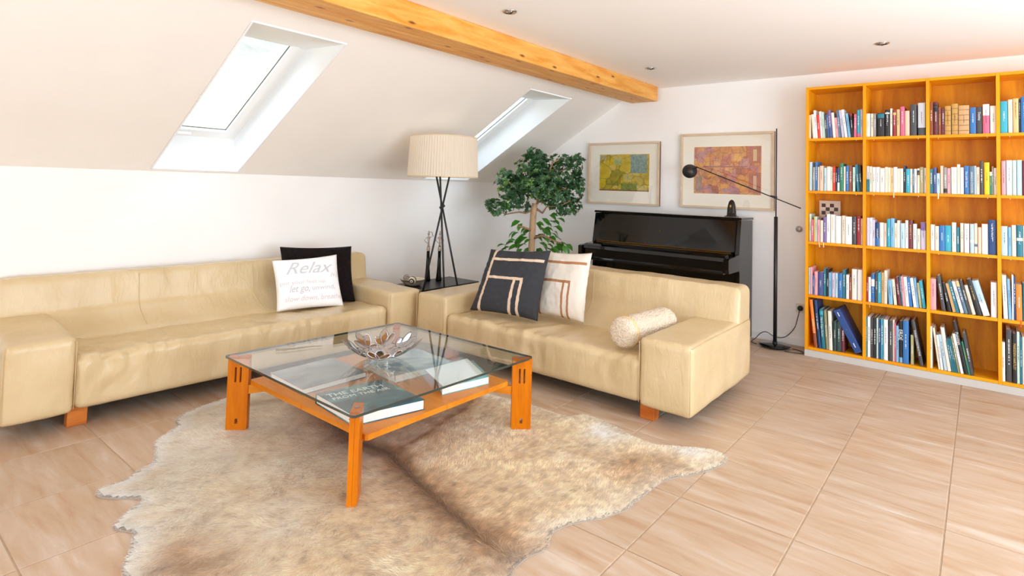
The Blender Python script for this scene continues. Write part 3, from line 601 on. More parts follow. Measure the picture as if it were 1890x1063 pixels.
def build_rug():
    # smooth outline
    P = []
    n = len(RUG)
    for i in range(n):
        p0, p1, p2, p3 = [np.array(RUG[(i+k) % n]) for k in (-1, 0, 1, 2)]
        for t in (0, .25, .5, .75):
            P.append(tuple(.5*((2*p1)+(-p0+p2)*t+(2*p0-5*p1+4*p2-p3)*t*t+(-p0+3*p1-3*p2+p3)*t**3)))
    bm = bmesh.new(); vs = [bm.verts.new((x, y, .004)) for x, y in P]; f = bm.faces.new(vs)
    if f.normal.z < 0 or True: bmesh.ops.recalc_face_normals(bm, faces=[f])
    ex_ = bmesh.ops.extrude_face_region(bm, geom=[f]); bmesh.ops.translate(bm, vec=(0, 0, -.0035), verts=[v for v in ex_['geom'] if isinstance(v, bmesh.types.BMVert)])
    bmesh.ops.recalc_face_normals(bm, faces=bm.faces[:])
    rug = obj('cowhide_rug', bm, mat('hide_backing', (170, 158, 146), .8))
    tag(rug, 'sandy cowhide rug with a dark spine line under the coffee table', 'rug')
    # coat: base surface grid + short hair lying away from the spine
    g = .02; xs = np.arange(-3.7, -.9, g); ys = np.arange(.6, 3.2, g); X, Y = np.meshgrid(xs, ys, indexing='ij'); inside = in_poly(P, X.ravel(), Y.ravel()).reshape(X.shape)
    N = 330000; x = np.random.uniform(-3.7, -.95, N); y = np.random.uniform(.66, 3.12, N); k = in_poly(P, x, y); x, y = x[k], y[k]
    e = edge_dist(RUG, x, y)
    s = seg_dist(SPINE, x, y); h = 1e-3
    gx = (seg_dist(SPINE, x+h, y)-s)/h; gy = (seg_dist(SPINE, x, y+h)-s)/h
    a = np.arctan2(gy, gx)+2.2*np.exp(-(s/.02)**2)*np.random.choice([-1, 1], len(x))+.9*(vnoise(x, y, 5, 11)-.5)*2+.9*(vnoise(x, y, 14, 12)-.5)+np.random.normal(0, .22, len(x))
    fold = np.exp(-(s/.03)**2)
    ln = np.random.uniform(.016, .032, len(x))*np.clip(e/.03, .35, 1); lift = np.random.uniform(.10, .32, len(x))+.35*vnoise(x, y, 30, 13)*.5
    wd = .0011*np.ones(len(x)); dx, dy = np.cos(a), np.sin(a)
    z0 = np.full(len(x), .0035)+.004*vnoise(x, y, 6, 14)+.003*fold
    B1 = np.stack([x-dy*wd, y+dx*wd, z0], 1); B2 = np.stack([x+dy*wd, y-dx*wd, z0], 1)
    Tp = np.stack([x+dx*ln, y+dy*ln, z0+ln*lift], 1)
    V = np.stack([B1, B2, Tp], 1).reshape(-1, 3); T = np.arange(len(V)).reshape(-1, 3)
    C = hide_color(x, y, np.random.uniform(-.14, .06, len(x))+(.10+.20/(1+np.exp(-(x*.55+y*.35+.62)*6)))*(vnoise(x*.8+y*.6, y*.8-x*.6, 56, 15)-.5)+.10*(vnoise(x, y, 20, 16)-.5)+.05); C3 = np.stack([C*.93, C*.93, np.clip(C*1.05, 0, 255)], 1).reshape(-1, 3)
    stuff(numpy_mesh('coat', V, T, srgb2lin(C3), M['hide'], rug))
    # skin under the hair
    idx = -np.ones(X.shape, int); V = []; 
    Vx = []; 
    for i in range(len(xs)):
        for j in range(len(ys)):
            if inside[i, j]: idx[i, j] = len(Vx); Vx.append((xs[i], ys[j]))
    Vx = np.array(Vx); T = []
    for i in range(len(xs)-1):
        for j in range(len(ys)-1):
            q = (idx[i, j], idx[i+1, j], idx[i+1, j+1], idx[i, j+1])
            if min(q) >= 0: T += [(q[0], q[1], q[2]), (q[0], q[2], q[3])]
    s = seg_dist(SPINE, Vx[:, 0], Vx[:, 1]); z = .0046+.004*vnoise(Vx[:, 0], Vx[:, 1], 6, 14)+.003*np.exp(-(s/.03)**2)
    C = hide_color(Vx[:, 0], Vx[:, 1], np.zeros(len(Vx)))*.90
    o = numpy_mesh('undercoat', np.column_stack([Vx, z]), np.array(T), srgb2lin(C), M['hide'], rug)
    for p in o.data.polygons: p.use_smooth = True
build_rug()

# ---------------------------------------------------------------- coffee table
TZ = .40; TL = [(-3.165, 1.475), (-1.985, 1.455), (-1.955, 2.63), (-3.10, 2.61)]
TC = Vector((-2.555, 2.04, 0))
def coffee_table():
    t = thing('coffee_table', 'square glass coffee table with cherry wood legs and lower shelf', 'table', TC)
    def leg(px, py, ang):
        # slotted upright board set on the diagonal: cells left out are the slots
        W2, H, th = .054, TZ-.012, .021
        us = [-W2, -.018, -.008, .008, .018, W2]; zs = [0, .035, .062, H-.135, H-.055, H]
        bm = bmesh.new()
        for k in (-1, 1):                                       # two laminated boards
            for i in range(5):
                for j in range(5):
                    if (i in (1, 3) and j == 3) or (i == 2 and j == 1): continue
                    y0, y1 = (.0004, th) if k > 0 else (-th, -.0004)
                    box(bm, us[i], us[i+1], y0, y1, zs[j], zs[j+1])
        bmesh.ops.remove_doubles(bm, verts=bm.verts[:], dist=1e-5)
        dup = [f for f in bm.faces if any(g is not f and set(g.verts) == set(f.verts) for g in f.verts[0].link_faces)]
        bmesh.ops.delete(bm, geom=dup, context='FACES_ONLY')
        bmesh.ops.recalc_face_normals(bm, faces=bm.faces[:])
        o = obj('leg', bm, M['cherry_v'], t, (px-TC.x, py-TC.y, .006), (0, 0, ang))
        obj('glass_pad', LT([(.012, 0), (.012, .006)], 20), M['nickel'], o, (0, 0, TZ-.014))
        return o
    for px, py, a in ((-3.118, 1.538, PI/4), (-2.065, 1.532, 3*PI/4), (-2.0, 2.585, PI/4), (-3.05, 2.56, 3*PI/4)): leg(px, py, a)
    # lower shelf, four boards meeting at a narrow joint in the middle of each side
    x0, x1, y0, y1, z0, z1 = -3.075-TC.x, -2.05-TC.x, 1.575-TC.y, 2.535-TC.y, .243, .268
    c = .010; xm, ym = (x0+x1)/2, (y0+y1)/2
    obj('shelf', (lambda bm: (prism(bm, [(x0+c, y0), (x1-c, y0), (x1, y0+c), (x1, y1-c), (x1-c, y1), (x0+c, y1), (x0, y1-c), (x0, y0+c)], z0, z1), bm)[1])(bmesh.new()), M['cherry'], t)
    for q in ((xm, y0), (xm, y1)): obj('joint_key', BX(q[0]-.0015, q[0]+.0015, q[1]-.0012, q[1]+.0012, z0+.001, z1+.0006), M['leg_wood'], t)
    for q in ((x0, ym), (x1, ym)): obj('joint_key', BX(q[0]-.0012, q[0]+.0012, q[1]-.0015, q[1]+.0015, z0+.001, z1+.0006), M['leg_wood'], t)
    # diagonal bearers under the shelf reaching to each leg
    for a, bnd in ((PI/4, ((-3.08, 1.57), (-2.03, 2.55))), (3*PI/4, ((-2.10, 1.57), (-3.02, 2.53)))):
        p, q = Vector((*bnd[0], 0))-TC, Vector((*bnd[1], 0))-TC; d = (q-p); L = d.length
        bm = bmesh.new(); v = [bm.verts.new((u, w, z)) for w in (-.011, .011) for u, z in ((0, .2425), (L, .2425), (L, .195), (L-.16, .218), (.16, .218), (0, .195))]
        bm.faces.new(v[:6]); bm.faces.new(v[6:][::-1])
        for i in range(6): bm.faces.new((v[i], v[(i+1) % 6], v[6+(i+1) % 6], v[6+i]))
        bmesh.ops.recalc_face_normals(bm, faces=bm.faces[:]); obj('bearer', bm, M['cherry'], t, (p.x, p.y, 0), (0, 0, math.atan2(d.y, d.x)))
    bm = bmesh.new(); P = [(x-TC.x, y-TC.y) for x, y in TL]; Q = []
    for i in range(4):
        a, b, d = [Vector((*P[(i+k) % 4], 0)) for k in (-1, 0, 1)]
        for s_ in (b+(a-b).normalized()*.012, b+(d-b).normalized()*.012): Q.append((s_.x, s_.y))
    prism(bm, Q, TZ-.0115, TZ)
    g = obj('glass_top', bm, [thin_glass('table_glass', (.955, .985, .975)), mat('glass_edge', (34, 52, 48), .08, coat=1)], t)
    for p in g.data.polygons: p.material_index = 1 if abs(p.normal.z) < .5 else 0
coffee_table()
# books lying on the lower shelf
def flat_book(label, corners, z, th, cover_rgb, marks=None, open_side=0):
    """corners: near-left, near-right, far-right, far-left of the cover on the shelf"""
    P = [Vector((*c, 0)) for c in corners]; c0 = sum(P, Vector())/4; P = [p-c0 for p in P]
    t = thing('coffee_table_book', label, 'book', (c0.x, c0.y, z), 0, 'books lying on the coffee table shelf')
    m = mat('cover_%02x%02x%02x' % cover_rgb, cover_rgb, .25, var=.35, vscale=9) if marks is None else marks
    ci = [p*.97 for p in P]
    bm = bmesh.new(); prism(bm, [(p.x, p.y) for p in P], th-.003, th); prism(bm, [(p.x, p.y) for p in P], 0, .003)
    a, b = P[0], P[3]; d = (P[1]-P[0]).normalized()*.004                     # spine along the left edge
    prism(bm, [(a.x, a.y), (a.x+d.x, a.y+d.y), (b.x+d.x, b.y+d.y), (b.x, b.y)], .003, th-.003)
    obj('cover', bm, m, t)
    bm = bmesh.new(); prism(bm, [((p.x+d.x if i in (0, 3) else p.x*.975), p.y*.975) for i, p in enumerate(P)], .0031, th-.0031); obj('pages', bm, M['paper'], t)
    return t, P, th
M['paper'] = mat('paper_pages', (240, 236, 228), .8, var=.12, vscale=200, stretch=(.02, .02, 3))
M['ink_white'] = mat('white_print', (235, 238, 236), .6); M['ink_black'] = mat('black_print', (28, 28, 30), .6)
M['ink_gold'] = mat('gold_print', (214, 180, 84), .4)
def aerial(name, a, b, c, sc):
    m, n, l, bb_ = new_mat(name); tc = n.new('ShaderNodeTexCoord'); t = n.new('ShaderNodeTexNoise'); t.inputs['Scale'].default_value = sc; t.inputs['Detail'].default_value = 3; t.inputs['Distortion'].default_value = 1.2
    l.new(tc.outputs['Object'], t.inputs[0]); cr = n.new('ShaderNodeValToRGB'); e = cr.color_ramp.elements; e[0].position = .40; e[1].position = .66
    e[0].color = (*lin(a), 1); e[1].color = (*lin(c), 1); q = e.new(.53); q.color = (*lin(b), 1); l.new(t.outputs[0], cr.inputs[0]); l.new(cr.outputs[0], bb_.inputs['Base Color']); bb_.inputs['Roughness'].default_value = .22; return m
SHZ = .2685
b3, P3, th3 = flat_book('thick teal photo book on the table shelf behind the nearest leg', [(-2.522, 1.625), (-2.165, 1.590), (-2.08, 1.935), (-2.455, 1.975)], SHZ, .048, (40, 90, 105), aerial('aerial_cover', (30, 70, 88), (48, 112, 128), (120, 168, 160), 4.2))
d3 = (P3[2]-P3[1]).normalized(); a3 = math.atan2(d3.y, d3.x)
xd = (P3[2]-P3[1]).normalized(); yd = -(P3[1]-P3[0]).normalized()
a3 = math.atan2(xd.y, xd.x)
text_obj('title', 'THE EARTH', .060, M['ink_white'], b3, (P3[0]+xd*.02-yd*.085+Vector((0, 0, th3+.0004))), (0, 0, a3), xs=.92)
text_obj('title', 'FROM THE AIR', .044, M['ink_white'], b3, (P3[0]+xd*.02-yd*.135+Vector((0, 0, th3+.0004))), (0, 0, a3), xs=1.0)
em = obj('spine_emblem', LT([(.006, 0), (.006, .0008)], 16), M['ink_black'], b3, (P3[1]*.93+P3[0]*.07)+Vector((-.0, -.0035, th3*.5)), (PI/2, 0, 0))
b1, P1, th1 = flat_book('large grey photo book on the left of the table shelf', [(-3.02, 1.66), (-2.665, 1.64), (-2.66, 2.03), (-3.02, 2.045)], SHZ, .030, (128, 128, 132), aerial('grey_cover', (84, 82, 86), (136, 134, 138), (158, 156, 160), 3.0))
b2, P2, th2 = flat_book('wide pale blue illustrated book on the table shelf under the bowl', [(-2.80, 2.11), (-2.47, 2.075), (-2.43, 2.47), (-2.78, 2.50)], SHZ, .040, (160, 190, 205), aerial('pale_blue_cover', (110, 150, 176), (176, 200, 206), (222, 224, 214), 5.0))
b4, P4, th4 = flat_book('turquoise book on the right of the table shelf below a white brochure', [(-2.43, 2.31), (-2.155, 2.12), (-2.095, 2.42), (-2.36, 2.57)], SHZ, .040, (120, 180, 184))
bm = bmesh.new(); prism(bm, [(-.149, -.09), (.141, -.218), (.135, .082), (-.13, .227)], 0, .004)
br_ = tag(obj('brochure', bm, mat('white_glossy_paper', (252, 252, 252), .5), None, (-2.267, 2.333, SHZ+.0415)), 'white brochure lying on the turquoise book on the table shelf', 'brochure')

# leaf bowl of polished steel: petals cut out of a shallow dish
def dish(r): return .085*(r/.20)**2.1
def leaf_bowl():
    t = thing('leaf_bowl', 'polished steel bowl made of leaf shapes on the glass table', 'bowl', (-2.535, 2.03, TZ+.001))
    def petal(cx, cy, ang, L, Wd, name='leaf'):
        bm = bmesh.new(); n = 10; m = 5; rows = []
        for i in range(n+1):
            u = i/n; hw = Wd*max(.05, (math.sin(PI*min(1, u**1.35*.985+.015)))**.62)
            row = []
            for k in range(m+1):
                w = (k/m-.5)*2*hw; x = cx+math.cos(ang)*u*L-math.sin(ang)*w; y = cy+math.sin(ang)*u*L+math.cos(ang)*w
                r = math.hypot(x, y); row.append(bm.verts.new((x, y, dish(r))))
            rows.append(row)
        for i in range(n):
            for k in range(m): bm.faces.new((rows[i][k], rows[i+1][k], rows[i+1][k+1], rows[i][k+1]))
        gg = bmesh.ops.solidify(bm, geom=bm.faces[:], thickness=.0015)
        bmesh.ops.recalc_face_normals(bm, faces=bm.faces[:]); obj(name, bm, M['chrome'], t, smooth=True)
    obj('dish_base', LT([(.001, -.0005), (.028, -.0002), (.046, .004), (.046, .0055), (.028, .0015), (.001, .001)], 40, cap=False), M['chrome'], t, smooth=True)
    for k in range(8):                                   # outer fans
        a = 2*PI*k/8; cx, cy = math.cos(a)*.118, math.sin(a)*.118
        for da, L, w in ((-.52, .092, .024), (.16, .100, .026), (.85, .080, .022)): petal(cx, cy, a+da, L, w)
        petal(cx, cy, a+2.1, .055, .020); petal(cx, cy, a-1.6, .06, .022)
    for k in range(5):                                   # inner fans
        a = 2*PI*k/5+.3; cx, cy = math.cos(a)*.055, math.sin(a)*.055
        for da, L in ((-.8, .062), (0, .07), (.8, .062)): petal(cx, cy, a+da, L, .024)
        petal(cx, cy, a+PI, .058, .024)
leaf_bowl()

# ---------------------------------------------------------------- side table in the corner, tripod lamp, ornaments
t = thing('side_table', 'low black wooden side table in the corner between the two sofas', 'table', (-4.17, 3.97, 0))
obj('tabletop', BX(-.21, .21, -.40, .40, .355, .38, bevel=.002, seg=1), M['black_wood'], t)
for sx in (-1, 1):
    for sy in (-1, 1): obj('leg', BX(sx*.185-.02, sx*.185+.02, sy*.375-.02, sy*.375+.02, 0, .3545), M['black_wood'], t)
obj('apron', BX(-.17, .17, -.365, -.35, .31, .3545), M['black_wood'], t); obj('apron', BX(-.17, .17, .35, .365, .31, .3545), M['black_wood'], t)

def tripod_lamp():
    C = Vector((-3.735, 3.60, 0)); t = thing('tripod_lamp', 'black tripod floor lamp with a wide pleated cream shade between the sofas', 'lamp', C)
    X = Vector((.0, .0, 1.153)); X.x, X.y = .015, -.01
    feet = [Vector((-.20, -.115, .01)), Vector((.195, -.075, .01)), Vector((.155, .21, .01))]
    for f in feet:
        d = (X-f); top = f+d*((1.50-.01)/(1.153-.01))
        off = Vector((f.x, f.y, 0)).normalized().cross(Vector((0, 0, 1)))*.009
        l = obj('leg', TB([f+off, top+off], .0085, 10), M['black_satin'], t, smooth=True)
        obj('foot', TB([f+off+Vector((0, 0, -.01)), f+off+Vector((0, 0, .008))], .011, 10), M['black_satin'], l)
    obj('clamp', TB([X+Vector((-.02, 0, -.012)), X+Vector((.02, 0, .012))], .015, 12), M['black_satin'], t, smooth=True)
    # pleated shade
    bm = bmesh.new(); n = 320; rings = []
    for z, r in ((1.418, .312), (1.424, .3125), (1.60, .304), (1.766, .295), (1.773, .294)):
        rings.append([bm.verts.new((math.cos(2*PI*k/n)*(r+(.0022 if k % 4 < 2 else -.0016)), math.sin(2*PI*k/n)*(r+(.0022 if k % 4 < 2 else -.0016)), z)) for k in range(n)])
    for i in range(4):
        for k in range(n): bm.faces.new((rings[i][k], rings[i][(k+1) % n], rings[i+1][(k+1) % n], rings[i+1][k]))
    m, nn, l, b = new_mat('cream_ribbon_shade'); b.inputs['Base Color'].default_value = (*lin((250, 240, 224)), 1); b.inputs['Roughness'].default_value = .9
    tl = nn.new('ShaderNodeBsdfTranslucent'); tl.inputs[0].default_value = (*lin((250, 240, 220)), 1); mx = nn.new('ShaderNodeMixShader'); mx.inputs[0].default_value = .45
    l.new(b.outputs[0], mx.inputs[1]); l.new(tl.outputs[0], mx.inputs[2]); l.new(mx.outputs[0], nn['Material Output'].inputs[0])
    obj('lamp_shade', bm, m, t)
    hem = mat('shade_hem', (222, 200, 166), .8)
    for z, r in ((1.419, .3155), (1.770, .2975)): obj('hem', LT([(r, -.004), (r+.0012, 0), (r, .004)], 64, cap=False), hem, t, (0, 0, z), smooth=True)
    bm = bmesh.new()
    for k in range(3):
        a = 2*PI*k/3; tube(bm, [(0, 0, 1.50), (math.cos(a)*.308, math.sin(a)*.308, 1.50)], .003, 6)
    obj('shade_spider', bm, M['black_satin'], t)
    obj('bulb', LT([(.013, 0), (.013, .03), (.028, .055), (.030, .08), (.018, .105), (.001, .112)], 20), mat('opal_bulb', (250, 248, 240), .2), t, (0, 0, 1.50), smooth=True)
tripod_lamp()

M['silver_old'] = mat('aged_silver', (196, 178, 160), .35, metal=.8, var=.5, vscale=90, bump=.5, bscale=160)
def figurine(x, y, label, arm_up):
    t = thing('lady_figurine', label, 'figurine', (x, y, .381), math.radians(40), 'slim silver and black lady figurines')
    obj('skirt', LT([(.030, 0), (.031, .012), (.026, .05), (.020, .13), (.0165, .22), (.0155, .30), (.016, .302)], 24), M['black_gloss'], t, smooth=True)
    obj('waistband', LT([(.0165, .300), (.0185, .306), (.0185, .325), (.014, .338)], 24, cap=False), M['silver_old'], t, smooth=True)
    obj('torso', TB([(0, 0, .335), (0, 0, .37), (0, 0, .40), (0, 0, .432), (0, 0, .445)], [.014, .0085, .0095, .0165, .008], 14), M['silver_old'], t, smooth=True)
    obj('neck', TB([(0, 0, .44), (0, 0, .458)], .0045, 10), M['silver_old'], t, smooth=True)
    bm = bmesh.new(); bmesh.ops.create_uvsphere(bm, u_segments=16, v_segments=12, radius=.012)
    for v in bm.verts: v.co = Vector((v.co.x*.85, v.co.y, v.co.z*1.25+.470))
    obj('head', bm, M['silver_old'], t, smooth=True)
    obj('hair_bun', LT([(.001, .482), (.007, .486), (.007, .495), (.001, .502)], 12), M['silver_old'], t, smooth=True)
    obj('arm', TB([(-.015, 0, .436), (-.042, 0, .405), (-.012, .004, .375)], [.0045, .004, .003], 8), M['silver_old'], t, smooth=True)
    if arm_up: obj('arm', TB([(.015, 0, .436), (.045, 0, .447), (.030, 0, .488), (.009, 0, .487)], [.0045, .004, .004, .003], 8), M['silver_old'], t, smooth=True)
    else: obj('arm', TB([(.015, 0, .436), (.040, 0, .405), (.012, .004, .375)], [.0045, .004, .003], 8), M['silver_old'], t, smooth=True)
figurine(-4.308, 3.985, 'tall black and silver lady figurine with one arm raised to her head', True)
figurine(-4.245, 4.08, 'tall black and silver lady figurine with both hands on her hips', False)

# bowl with three patterned balls
t = thing('patterned_bowl', 'low cream bowl with dark patterned side on the side table', 'bowl', (-4.225, 3.72, .381))
M['bowl_cream'] = mat('bowl_cream', (226, 214, 194), .5, var=.25, vscale=60)
def pattern(name, a, b, kind, sc):
    m, n, l, bb_ = new_mat(name); tc = n.new('ShaderNodeTexCoord')
    if kind == 'rings': w = n.new('ShaderNodeTexWave'); w.wave_type = 'RINGS'; w.rings_direction = 'X'; w.inputs['Scale'].default_value = sc; w.inputs['Distortion'].default_value = .4; out = w.outputs[0]
    else: w = n.new('ShaderNodeTexVoronoi'); w.inputs['Scale'].default_value = sc; w.feature = 'DISTANCE_TO_EDGE'; out = w.outputs[0]
    l.new(tc.outputs['Object'], w.inputs[0]); cr = n.new('ShaderNodeValToRGB'); cr.color_ramp.interpolation = 'CONSTANT' if kind == 'rings' else 'LINEAR'
    e = cr.color_ramp.elements; e[0].color = (*lin(a), 1); e[1].color = (*lin(b), 1); e[1].position = .45 if kind == 'rings' else .25
    l.new(out, cr.inputs[0]); l.new(cr.outputs[0], bb_.inputs['Base Color']); bb_.inputs['Roughness'].default_value = .4; return m
obj('shell', LT([(.001, .012), (.06, .014), (.095, .045), (.112, .062), (.118, .062), (.104, .040), (.07, .004), (.05, 0), (.001, 0)], 48, cap=False), M['bowl_cream'], t, smooth=True)
obj('patterned_band', LT([(.106, .040), (.1205, .0615)], 48, cap=False), pattern('band_pattern', (40, 36, 34), (200, 188, 168), 'cells', 130), t, smooth=True)
for k, (x, y, z, r, lb, pm) in enumerate(((-4.155, 3.655, .443, .038, 'black and cream ball ringed with circles in the bowl', pattern('ball_rings', (40, 34, 32), (228, 216, 198), 'rings', 15)),
        (-4.235, 3.66, .446, .034, 'brown and cream mosaic ball in the bowl, middle of three', pattern('ball_mosaic', (52, 42, 38), (214, 200, 180), 'cells', 60)),
        (-4.293, 3.70, .447, .030, 'dark lilac ornamental ball in the bowl beside the sofa arm', pattern('ball_dark', (48, 42, 48), (168, 156, 160), 'cells', 70)))):
    bm = bmesh.new(); bmesh.ops.create_uvsphere(bm, u_segments=28, v_segments=18, radius=r)
    tag(obj('ornamental_ball', bm, pm, None, (x, y, z), (0, .2, -1.0), smooth=True), lb, 'ball', 'ornamental balls in the bowl')

# ---------------------------------------------------------------- indoor tree
def tree():
    B = Vector((-3.68, 4.85, 0)); t = thing('potted_fig_tree', 'bushy indoor tree with dark leaves and a pale sawn trunk behind the sofa', 'plant', B)
    U = Vector((math.cos(YAW), math.sin(YAW), 0)); Wd = Vector((-math.sin(YAW), math.cos(YAW), 0))
    def W3(px, py, d=0.): return U*((px-985)*.00572)+Wd*d+Vector((0, 0, 1.16-(py-378)*.00573))
    obj('pot', LT([(.001, .0), (.14, 0), (.155, .02), (.19, .30), (.20, .31), (.20, .335), (.18, .335), (.178, .29), (.001, .29)], 40), mat('plant_pot_grey', (150, 146, 140), .6), t, smooth=True)
    obj('soil', LT([(.001, .291), (.177, .291), (.177, .30), (.001, .31)], 30), mat('soil', (70, 52, 38), 1, bump=.6, bscale=80), t)
    bark = mat('bark_pale', (206, 172, 132), .8, var=.35, vscale=30, bump=.6, bscale=60, stretch=(1, 1, .3)); bark2 = mat('bark_branch', (168, 128, 92), .8, var=.3, vscale=40)
    obj('trunk', TB([(0, 0, .28), W3(986, 500), W3(987, 450), W3(988, 410), W3(989, 390), W3(991, 375)], [.04, .036, .034, .034, .034, .028], 16), bark, t, smooth=True)
    rnd = random.Random(5)
    br = [[(990, 385, 0), (975, 393, .02), (962, 392, .05), (940, 396, .02), (925, 392, -.03)], [(994, 385, 0), (1005, 392, -.02), (1012, 380, -.08), (1035, 378, -.1), (1055, 368, -.1)],
          [(995, 376, 0), (998, 362, 0), (990, 345, .05), (975, 330, .08), (968, 305, .1)], [(998, 362, 0), (1003, 345, .02), (1000, 315, .05), (985, 290, .05)],
          [(1000, 350, 0), (1015, 335, .06), (1035, 315, .08), (1060, 305, .05)], [(996, 372, 0), (1008, 370, -.05), (1025, 355, -.15), (1045, 345, -.16)],
          [(990, 350, 0), (970, 345, -.1), (950, 345, -.14), (935, 330, -.12)], [(1003, 350, 0), (1010, 330, -.12), (1020, 300, -.16), (1040, 290, -.1)],
          [(988, 425, 0), (975, 420, -.06), (962, 416, -.08)], [(988, 440, 0), (1005, 432, -.08), (1025, 440, -.1), (1040, 445, -.12)]]
    for b in br:
        obj('branch', TB([W3(*p) for p in b], [max(.004, .014-.0028*i) for i in range(len(b))], 8), bark2, t, smooth=True)
    # rosettes of small leaves fill the crown
    blobs = [(985, 318, 0, 34, 36), (1005, 308, .1, 26, 26), (1042, 322, .0, 32, 26), (1064, 306, .05, 14, 18), (990, 292, .0, 18, 20), (945, 345, -.05, 30, 22), (965, 350, .1, 28, 26), (1050, 352, .0, 28, 24), (1020, 352, -.1, 32, 24),
             (1062, 378, .0, 14, 13), (935, 326, 0, 15, 14), (1000, 335, -.15, 40, 30), (1040, 294, -.05, 22, 9), (922, 385, 0, 22, 14), (946, 374, .05, 20, 16), (908, 380, 0, 9, 10), (970, 380, 0, 14, 8), (1040, 384, -.05, 22, 9), (1020, 375, 0, 14, 8), (1072, 340, .02, 10, 22), (985, 280, 0, 8, 12), (1068, 292, 0, 12, 8)]
    V = []; Fc = []; MI = []
    def leaf(c, d, up, L, w, mi, fold=.15):
        s = d.cross(up).normalized(); up2 = s.cross(d).normalized(); b0 = len(V)
        for u, ww, h in ((0, 0, 0), (.35, 1, .08), (.7, .85, .02), (1, 0, -.12)):
            m_ = c+d*(L*u)+up2*(L*h)
            if ww == 0: V.append(m_)
            else: V.extend((m_+s*(w*ww)+up2*(w*fold*2), m_, m_-s*(w*ww)+up2*(w*fold*2)))
        a = b0
        for f in ((a, a+1, a+2), (a, a+2, a+3), (a+1, a+4, a+5, a+2), (a+2, a+5, a+6, a+3), (a+4, a+7, a+5), (a+5, a+7, a+6)): Fc.append(f); MI.append(mi)
    for (px, py, d, rx, ry) in blobs:
        cnt = int(rx*ry/7.5)
        for _ in range(cnt):
            while True:
                a, b_, c_ = rnd.uniform(-1, 1), rnd.uniform(-1, 1), rnd.uniform(-1, 1)
                if .35 < a*a+b_*b_+c_*c_ < 1: break
            c = W3(px+a*rx, py+b_*ry, d+c_*rx*.0045)
            ax = (U*a+Wd*c_-Vector((0, 0, b_-.5))+Vector((rnd.gauss(0, .3), rnd.gauss(0, .3), rnd.gauss(0, .3)))).normalized()
            p = ax.orthogonal().normalized(); q = ax.cross(p); ph = rnd.uniform(0, 6.28)
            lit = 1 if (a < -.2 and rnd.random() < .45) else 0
            for k in range(7):
                th = ph+k*2*PI/7; dd = (p*math.cos(th)+q*math.sin(th)+ax*rnd.uniform(.25, .8)).normalized()
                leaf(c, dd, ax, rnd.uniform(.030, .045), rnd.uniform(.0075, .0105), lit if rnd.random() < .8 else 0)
    me = bpy.data.meshes.new('foliage'); me.from_pydata([tuple(v) for v in V], [], Fc); me.update()
    g1 = mat('leaf_dark', (62, 104, 62), .35, var=.45, vscale=9); g2 = mat('leaf_lit', (104, 150, 52), .35, var=.3, vscale=9)  # lighter green stands for light on the left of each clump
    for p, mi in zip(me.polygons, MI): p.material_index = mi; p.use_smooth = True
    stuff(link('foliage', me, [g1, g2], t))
    # broad leaves low on the trunk, one by one
    V = []; Fc = []; MI = []
    leaf(Vector((0, 0, 0)), Vector((1, 0, 0)), Vector((0, 0, 1)), .115, .032, 0)
    lm = bpy.data.meshes.new('leaf'); lm.from_pydata([tuple(v) for v in V], [], Fc); lm.update()
    gl = mat('broad_leaf', (72, 138, 44), .32, var=.3, vscale=14); lm.materials.append(gl)
    for p in lm.polygons: p.use_smooth = True
    spots = [(965, 408), (972, 420), (958, 425), (977, 432), (968, 440), (985, 425), (995, 412), (1005, 402), (1018, 396), (1024, 405), (1028, 415), (1012, 418), (1020, 428), (1003, 425), (1008, 435), (1016, 444), (1000, 446), (1028, 436), (1036, 444), (1042, 450), (1034, 455), (1022, 455), (1048, 447), (1010, 455), (996, 458), (978, 450), (955, 446), (962, 452), (948, 455), (970, 458), (985, 440), (992, 434), (1000, 418), (1027, 424), (1015, 408), (940, 452), (986, 460), (1030, 447)]
    for i, (px, py) in enumerate(spots+[(a_+rnd.uniform(-7, 7), b_+rnd.uniform(-7, 7)) for a_, b_ in spots]):
        o = link('leaf', lm, None, t); c = W3(px, py, rnd.uniform(-.1, .06)); a = math.atan2(0, px-988)+rnd.uniform(-.7, .7)+YAW
        o.location = c; o.rotation_euler = (rnd.uniform(-.9, .9), rnd.uniform(.1, 1.0), a); s_ = rnd.uniform(.75, 1.05); o.scale = (s_, s_, s_)
tree()

